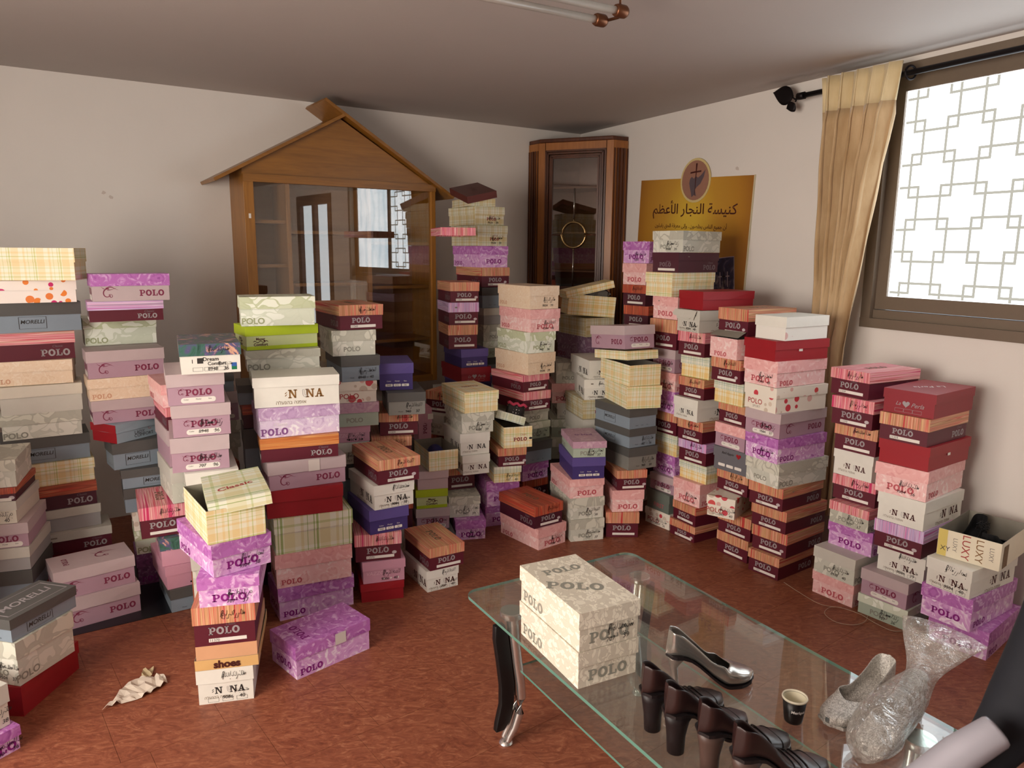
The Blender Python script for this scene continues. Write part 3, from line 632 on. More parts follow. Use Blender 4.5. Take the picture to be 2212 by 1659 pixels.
def dress(base, lid, kind, opts, L, W, H, hb, lf, rnd, hl):
    """printing on the base faces (visible height hb)"""
    Lb, Wb = L - .0075, W - .0075
    D = lambda *a, **k: deco(base, Lb, Wb, hb, lf, *a, **k)
    w = 'w' in opts
    if kind.startswith('maroon'):
        k = 'silver' if kind not in ('maroon_plain', 'maroon_r') else 'dim silver'
        D('S', G['POLO'], -.002, hb * .66, min(.026, hb * .36), INK[k]); D('S', G['bar'], .008, hb * .24, 1, LABEL, 'size_label')
        if rnd.random() < .5: D('S', G['oval'], .068, hb * .45, .02, INK['pale'], 'sticker')
        if rnd.random() < .45: D('S', txt(rnd.choice(['11343', '11359', '11370'])), -.032, hb * .24, .009, INKB, 'handwriting', z=.0013)
        if rnd.random() < .7: D('S', txt('Classic', .3), .02, hb * .93, .008, INK['dim silver'])
        D('L', G['POLO'], L * .27, hb * .42, min(.03, hb * .42), INK[k if lf < 0 else 'dim silver']); D('L', txt('Classic', .3), L * .3, hb * .82, .010, INK['dim silver'])
    elif kind in ('mauve', 'rosem', 'pinklid'):
        D('S', G['POLO'], .008, hb * .66, .024, INK['plum']); D('S', G['pill'], .006, hb * .24, 1, LABEL, 'size_label'); D('S', G['flourish'], -.052, hb * .66, .026, INK['plum'], 'scroll_print')
        D('L', G['flourish'], -L * .3, hb * .5, .052, INK['plum'], 'scroll_print'); D('L', G['POLO'], L * .26, hb * .52, .026, INK['plum'])
        for q, t in ((-.035, 'Color'), (.006, 'Model'), (.045, 'Size')): D('S', txt(t), q, hb * .28, .005, INK['charcoal'], z=.0013)
    elif kind in ('rosep', 'rosed'):
        D('S', G['POLO'], 0, hb * .48, .026, INK['purple'], sx=1.1); D('L', G['POLO'], -L * .3, hb * .3, .024, INK['purple'])
    elif kind == 'rosel': D('L', G['POLO'], -L * .32, hb * .32, .028, INK['lilac']); D('L', txt('Classic', .3), -L * .24, hb * .72, .014, INK['white'])
    elif kind == 'pink': D('S', G['POLO'], 0, hb * .42, .026, INK['rosepink'], sx=1.1); D('L', G['POLO'], -L * .3, hb * .28, .022, INK['rosepink'])
    elif kind in ('leafg', 'leafy', 'leafgp', 'leafplain', 'leafstripe', 'mauverose', 'mauvedark'):
        k = INK['greenleaf'] if kind == 'leafg' else INK['greyleaf'] if kind != 'mauvedark' else INK['plum']
        D('S', txt('POLO', 0, .03), -.01, hb * .45, .022, k); D('L', txt('POLO', 0, .03), -L * .33, hb * .3, .026, k)
    elif kind == 'leaftable': D('S', G['POLO'], 0, hb * .5, .028, INK['greyleaf'], sx=1.1); D('L', G['POLO'], -L * .27, hb * .42, .028, INK['greyleaf'])
    elif kind in ('cream', 'creamplain'): D('L', G['POLO'], -L * .33, hb * .34, .02, INK['peach']) if kind == 'cream' else None
    elif kind in ('plaidgrey', 'plaidw'): D('S', G['POLO'], .012, hb * .6, .017, INK['crimson']); D('S', txt('Classic', .3), .02, hb * .88, .007, INK['redprint'])
    elif kind in ('nuna', 'nuna_torn', 'nuna_big'):
        ink = INK['gold'] if kind == 'nuna_big' else INK['charcoal' if rnd.random() < .6 else 'brown']; s = .034 if kind == 'nuna_big' else .024
        for F, a in (('S', .008), ('L', L * .16 if kind != 'nuna_big' else L * .08)):
            ss = s if F == 'S' or kind == 'nuna_big' else .034
            D(F, G['NUNA'], a, hb * .62, ss, ink); D(F, G['U'], a + ss * .12, hb * .62, ss * .9, INK['silver'])
            D(F, txt('אופנה בהנעלה'[::-1]), a - ss * 1.5, hb * .62 - ss * .95, ss * .42, INK['fadedbrown'])
        if w:
            for q in (-.045, .0, .045): D('S', G['cell'], q + .004, hb * .16, 1, INK['charcoal'], 'frame')
    elif kind == 'morelli':
        D('L', G['frame'], -.02, hb * .56, 1, INK['charcoal'], 'frame').scale = (.1, .05 * hb / .07, 1); D('L', txt('MORELLI', .2, .015), -.02, hb * .62, .016, INK['charcoal'])
        for q, t in ((-.04, 'Model'), (-.005, 'Color'), (.03, 'Size')): D('S', txt(t), q, hb * .25, .005, INK['charcoal'])
    elif kind == 'grey':
        for q, t in ((-.03, 'Model'), (.01, 'Color'), (.05, 'Size')): D('S', txt(t), q, hb * .25, .006, INK['charcoal'])
    elif kind == 'violet':
        for q, t, n_ in ((-.034, 'Color', '940'), (.004, 'Model', 'CC'), (.042, 'Size', '36')):
            D('S', G['tag'], q, hb * .3, 1, LABEL, 'size_label'); D('S', txt(t), q, hb * .55, .006, INK['white']); D('S', txt(n_), q, hb * .3, .009, INKB, 'handwriting', z=.0013)
    elif kind == 'lime':
        D('L', G['quad'], 0, hb * .13, 1, INK['lime'], 'band').scale = (Lb, hb * .26, 1); D('S', G['quad'], 0, hb * .13, 1, INK['lime'], 'band').scale = (Wb, hb * .26, 1)
        for F, a in (('L', -L * .3), ('S', 0)):
            D(F, txt('Mazer', 0, .02), a, hb * .78, .011, INK['brown'], z=.0012); D(F, G['wave'], a, hb * .58, .03, INK['brown'], 'emblem', z=.0012); D(F, txt('Comfort', 0, .02), a, hb * .38, .012, INK['brown'], z=.0012)
    elif kind == 'lady':
        D('S', G['quad'], 0, hb * .5, 1, MATS['red board'], 'red_end').scale = (Wb, hb, 1); deco(lid, L, W, H, lf, 'S', G['quad'], 0, H - hl / 2, 1, MATS['red board'], 'red_end', z=.0025).scale = (W, hl, 1)
        D('L', txt('LADY'), -.02, hb * .66, .014, INK['charcoal']); D('L', txt('COMFORT'), 0, hb * .36, .014, INK['charcoal']); D('L', G['flourish'], .03, hb * .85, .02, INK['redprint'], 'emblem')
    elif kind == 'dream':
        D('S', txt('Dream', 0, .02), .0, hb * .8, .014, INK['charcoal']); D('S', txt('Comfort', 0, .02), .02, hb * .55, .013, INK['charcoal']); D('S', G['quad'], -.036, hb * .72, .02, INK['charcoal'], 'emblem')
        D('S', txt('1'), -.062, hb * .7, .014, INKB, 'handwriting'); D('S', G['oval'], -.062, hb * .7, .002, INKB, 'handwriting')
        for q in (-.045, -.006, .033): D('S', G['cell'], q, hb * .25, 1, INK['charcoal'], 'frame')
        D('S', G['quad'], .078, hb * .24, 1, INK['green'], 'sticker').scale = (.018, .012, 1); D('S', G['quad'], .078, hb * .44, 1, INK['blue'], 'sticker').scale = (.018, .014, 1)
    elif kind == 'perla':
        D('S', txt('La', .4), -.04, hb * .72, .015, INK['silver']); D('S', G['heart'], -.01, hb * .72, .03, INK['silver'], 'emblem'); D('S', txt('Perla', .4), .035, hb * .7, .017, INK['silver'])
        for q in (-.035, .0, .035): D('S', G['cell'], q, hb * .26, 1, INK['silver'], 'frame')
    elif kind == 'dotsp': D('S', txt('POLO', 0, .01), -.03, hb * .55, .024, INK['redprint']); D('S', txt('SPORT'), -.02, hb * .22, .011, INK['greytext'])
    elif kind in ('vazzo', 'vazzop'):
        if kind == 'vazzo': D('S', txt('VAZZO & CO', .15), -.005, hb * .74, .016, INK['lightpink'])
        for q in (.0, .03, .06): D('S', G['quad'], q, hb * .25, .007, LABEL if rnd.random() < .5 else INKB, 'sticker')
    elif kind == 'apple':
        for q in (-.05, .0, .05): D('S', G['tag'], q, hb * .42, 1.2, LABEL, 'size_label')
        deco(lid, L, W, H, lf, 'S', txt('Red Apple', .3), -.01, H - hl * .5, .016, INK['charcoal'], z=.0025); deco(lid, L, W, H, lf, 'S', G['heart'], .055, H - hl * .5, .03, INK['red'], 'emblem', z=.0025)
    elif kind == 'greygreen': D('S', txt('FIRST'), .01, hb * .5, .024, INK['rosepink'])
    if kind == 'plaidb' and rnd.random() < .0: pass
    if w:
        onlid = kind.startswith('maroon') or kind in ('nuna', 'nuna_torn', 'dream')
        m = rnd.choice(SCRIB)
        if onlid: deco(lid, L, W, H, lf, 'S', m, .03, H - hl * .5, min(.036, hl * .8), INKB, 'handwriting', z=.0028)
        if not onlid: D('S', m, .035, hb * .66, .036, INKB, 'handwriting', z=.0016)
        if not kind.startswith('maroon'):
            if onlid: D('S', m, .05, hb * .5, .022, INKB, 'handwriting', z=.0016)
            D('S', txt(rnd.choice(['36', '37', '38', '39', '40']), .1), .05, hb * .26, .013, INKB, 'handwriting', z=.0016); D('S', txt(rnd.choice(['9504', '940', '8948', '9086', '707']), .1), .005, hb * .26, .012, INKB, 'handwriting', z=.0016)
def top_print(lid, kind, L, W, H, lf):
    T = lambda me, a, b, s, mat, **k: deco(lid, L, W, H, lf, 'T', me, a, b, s, mat, z=.0006, **k)
    if kind == 'leaftable': T(G['POLO'], .08, 0, .03, INK['greyleaf'], rot=-90); T(G['POLO'], -.02, .02, .04, INK['greyleaf'], rot=-120)
    elif kind == 'rosep': T(G['POLO'], -.09, 0, .03, INK['purple'], rot=90)
    elif kind == 'morelli': T(G['frame'], 0, 0, 1, INK['silver'], name='frame').scale = (L * .88, W * .72, 1); T(txt('MORELLI', .2, .015), 0, 0, .035, INK['silver'])
    elif kind == 'mauve': T(G['flourish'], .04, 0, .07, INK['plum'], name='scroll_print'); T(G['POLO'], -.09, 0, .02, INK['plum'], rot=90)
    elif kind == 'mauverose': T(G['POLO'], 0, 0, .026, INK['lilac'], rot=90)
    elif kind.startswith('maroon'): T(G['POLO'], 0, 0, .032, INK['fadedbrown'], rot=(180 if lf > 0 else 0))
    elif kind == 'plaid_open': T(txt('Classic', .2, .02), .0, 0, .04, INK['redprint'], rot=-75)
    elif kind == 'plaid': T(txt('Classic', .2, .02), .0, 0, .026, INK['redprint'], rot=90)
    elif kind == 'perla': T(txt('La Perla', .4), 0, 0, .03, INK['white'], rot=150)
def make_box(row):
    sid, i, kind, opts, x, y, z0, h_, rot, L, W, lf = row
    rnd = random.Random(hash((sid.encode().hex(), i)) if False else (sum(ord(c) for c in sid) * 131 + i * 17))
    lb, bb, _ = K[kind]; stdkind = kind
    if kind == 'filler' and sid == 'BE': lb, bb = 'charcoal board', 'dark maroon board'
    elif kind == 'filler': lb, bb = rnd.choice([('grey white board', 'pale grey leaf board'), ('striped board wood', 'dark maroon board'), ('mauve board', 'mauve print board'), ('charcoal board', 'blue grey board')])
    if 'pinklid' in opts: lb = 'pink rose board'
    n = STKN[sid]
    if (sid in ('A', 'B', 'C', 'F', 'G', 'BD', 'H2', 'H', 'K') or sid[:2] == 'OL') and z0 < .001: z0 += .002; h_ -= .002
    M = Matrix.Translation((x, y, z0)) @ Matrix.Rotation(R(rot), 4, 'Z')
    til = [q for q in opts.split(';') if q.startswith('tilt')]
    if til:
        a = float(til[0][4:])
        if kind in ('mauve', 'plaid_lidonly'): M = M @ Matrix.Translation((0, 0, .0135 + (.012 if kind == 'mauve' else 0))) @ Matrix.Rotation(R(5), 4, 'Y')
        else: M = Matrix.Translation((0, 0, .012)) @ M @ Matrix.Rotation(R(4.5), 4, 'Y')
    r = root('shoe_box', label_for(sid, i, n, kind), 'shoe box', M, next((g for k_, g in GRP.items() if k_ in kind), 'other shoe boxes'))
    if kind == 'filler': r['group'] = 'boxes hidden deep in the stacks'
    H = h_ - .0012; hl = H * rnd.uniform(.39, .45); hb = H - hl
    if kind == 'nuna_big': hl = H * .33; hb = H - hl
    inv = 'inv' in opts
    if inv: r.matrix_world = M @ Matrix.Translation((0, 0, H)) @ Matrix.Rotation(math.pi, 4, 'Y') @ Matrix.Rotation(math.pi, 4, 'Z')
    base = lid = None
    bLm, bWm = L - .0075, W - .0075
    if bb:
        bh = H - .0016 if lb and kind not in ('plaid_open', 'plaid_open2', 'plaid_brown') else H
        if kind == 'plaid_brown': bh = H - .012
        if kind in ('plaid_open', 'plaid_open2'): bh = H - .002
        if kind == 'luxy': bLm, bWm = L, W
        base = part('base', shell(MB(), bLm, bWm, 0, bh, .0016, True, .0012 if not lb else 0, .0, rnd), BM(bb), r); inner_mat(base.data, [BM(bb), CARD])
    if lb and kind not in ('plaid_open', 'plaid_open2', 'plaid_brown'):
        z_l = H - hl if kind != 'plaid_lidonly' else 0
        if kind == 'plaid_lidonly': hl = .045; H = .045
        me = shell(MB(), L, W, H - hl, H, .0016, False, .0011, .0022, rnd).mesh('lid', BM(lb)); inner_mat(me, [BM(lb), CARD])
        lid = part('lid', me, None, r)
        if kind not in ('plaid_lidonly', 'filler'):
            sk = R(rnd.uniform(-.5, .5)); lid.matrix_local = Matrix.Rotation(sk, 4, 'Z')
    hb = H - hl
    if kind not in ('filler', 'plaid_lidonly', 'plaid_open', 'plaid_open2', 'pink_crush', 'luxy', 'shoes', 'plaid_brown', 'pinkstand', 'plaid_base'):
        dress(base, lid, kind, opts, L, W, H, hb, lf, rnd, hl)
        if (i == 0 and z0 + H < 1.45) or 't' in opts.split(';'): top_print(lid, kind, L, W, H, lf)
    if 'tape' in opts: deco(lid, L, W, H, lf, 'L', G['quad'], L * .08, H - hl * .55, 1, flat('torn paper patch', '#d8cfc8', .5), 'tape', z=.003).scale = (.045, hl * .9, 1)
    if 'tab' in opts: deco(base, L - .0075, W - .0075, hb, lf, 'L', G['quad'], -L * .03, hb * .9, 1, LABEL, 'paper_tab', z=.003).scale = (.022, .012, 1)
    if kind == 'shoes': deco(lid, L, W, H, lf, 'S', txt('shoes', 0, .04), 0, H - hl * .5, .028, INK['brown'], rot=180, z=.002)
    # --- special pieces
    if kind == 'plaid_base' and sid == 'W':
        deco(base, bLm, bWm, H, lf, 'S', G['POLO'], .012, H * .4, .02, INK['crimson']); deco(base, bLm, bWm, H, lf, 'S', txt('Classic', .3), .03, H * .62, .009, INK['redprint']); deco(base, bLm, bWm, H, lf, 'S', G['oval'], .07, H * .42, .018, INK['charcoal'], 'sticker')
        l2 = part('lid', shell(MB(), L, W, 0, .042, .0016, False, .001, .003, rnd).mesh('lid', BM('blue plaid board')), None, r); inner_mat(l2.data, [BM('blue plaid board'), CARD])
        l2.matrix_local = Matrix.Translation((.02, .045, H + .012)) @ Matrix.Rotation(R(18), 4, 'X') @ Matrix.Rotation(R(6), 4, 'Y')
        SPOTS['W'] = (r.matrix_world.copy(), H)
    if kind == 'plaid_base' and sid == 'T': SPOTS['T'] = (r.matrix_world.copy(), H)
    if kind == 'plaid_open':
        l2 = part('lid', shell(MB(), L * 1.0, W * 1.02, 0, .042, .0016, False, .001, .002, rnd).mesh('lid', BM(lb)), None, r); inner_mat(l2.data, [BM(lb), CARD])
        l2.matrix_local = Matrix.Translation((-.006, -.042, H - .016)) @ Matrix.Rotation(R(-10), 4, 'Z') @ Matrix.Rotation(R(-5), 4, 'X')
        deco(l2, L, W, .042, lf, 'T', txt('Classic', .2, .02), -.02, 0, .032, INK['redprint'], rot=-75 if lf > 0 else 75)
    if kind == 'plaid_open2':
        l2 = part('lid', shell(MB(), L, W, 0, .042, .0016, False, .001, .003, rnd).mesh('lid', BM(lb)), None, r); inner_mat(l2.data, [BM(lb), CARD])
        l2.matrix_local = Matrix.Translation((-L / 2 - .008, 0, H - .03)) @ Matrix.Rotation(R(-17), 4, 'Y') @ Matrix.Translation((L / 2, 0, 0)); SPOTS['AB'] = (r.matrix_world.copy(), H)
    if kind == 'plaid_brown':
        l2 = part('lid', shell(MB(), L * 1.08, W * 1.05, 0, .04, .0016, False, .001, .003, rnd).mesh('lid', BM(lb)), None, r, 'dark red brown lid tipped towards the room'); inner_mat(l2.data, [BM(lb), CARD])
        l2.matrix_local = Matrix.Translation((.0, .0, H - .012)) @ Matrix.Translation((0, 0, .022)) @ Matrix.Rotation(R(-13), 4, 'Y') @ Matrix.Rotation(R(-13 * lf), 4, 'X')
        deco(l2, L, W, .04, lf, 'T', txt('Classic', .2), 0, 0, .03, INK['brown'])
    if kind == 'pink_crush':
        base.scale = (1, 1, .93)
        pass
        deco(base, bLm, bWm, H, lf, 'S', G['POLO'], -.02, H * .2, .022, INK['rosepink'])
        fl = MB(); fl.face([(-L / 2, -W / 2, H), (-L / 2 + .05, -W / 2, H + .025), (-L / 2 + .05, W / 2, H + .022), (-L / 2, W / 2, H)]); fl.face([(-.05, W / 2 * lf, H), (.05, W / 2 * lf, H), (.04, W / 2 * lf - .03, H + .03)]); f_ = part('flap', fl, CARD, r); f_.data.materials[0] = CARD
    if kind == 'nuna_torn':
        fl = MB(); pts = [(-L / 2 - .004, W / 2, H), (-L / 2 - .004, -W / 2 + .01, H - .004)] ; zz = H - .035
        P = [(-W / 2 + .012, H - .002), (-W / 2 + .05, H - .0), (-W / 2 + .10, H - .002), (W / 2, H), (W / 2 + .022, H - .022), (W / 2 + .008, H - .032), (.03, H - .04), (-.01, H - .046), (-.03, H - .038), (-.05, H - .05), (-.06, H - .03)]
        fl.face([(-L / 2 - .006 - abs(a) * .06, a, b) for a, b in P]); part('torn_flap', fl, MATS['grey white board'], r)
    if kind == 'pinkstand': deco(base, bLm, bWm, H, lf, 'S', G['POLO'], 0, H * .45, .02, INK['plum'], rot=90, z=.003); deco(lid, L, W, H, lf, 'S', G['quad'], .03, H * .75, .03, LABEL, 'sticker', z=.003)
    if kind == 'luxy':
        SPOTS['AK'] = (r.matrix_world.copy(), H)
        for q, s_, c_ in ((-.045, .015, 'greytext'), (-.008, .027, 'redprint'), (.038, .025, 'gold'), (.078, .015, 'greytext')): deco(base, bLm, bWm, H, lf, 'S', txt('LUXY'), q, H * .5, s_, INK[c_], rot=-90)
        deco(base, bLm, bWm, H, lf, 'S', txt('XY'), -.078, H * .3, .018, INK['charcoal'])
        deco(base, bLm, bWm, H, lf, 'L', G['quad'], -.1, H * .42, 1, flat('torn brown board', '#7a6248', .8), 'tear', z=.001).scale = (.05, H * .8, 1)
        deco(base, bLm, bWm, H, lf, 'S', G['quad'], -W * .42, H * .5, 1, flat('yellow board edge', '#dcc870', .6), 'yellow_edge', z=.0006).scale = (.032, H * .98, 1)
    return r
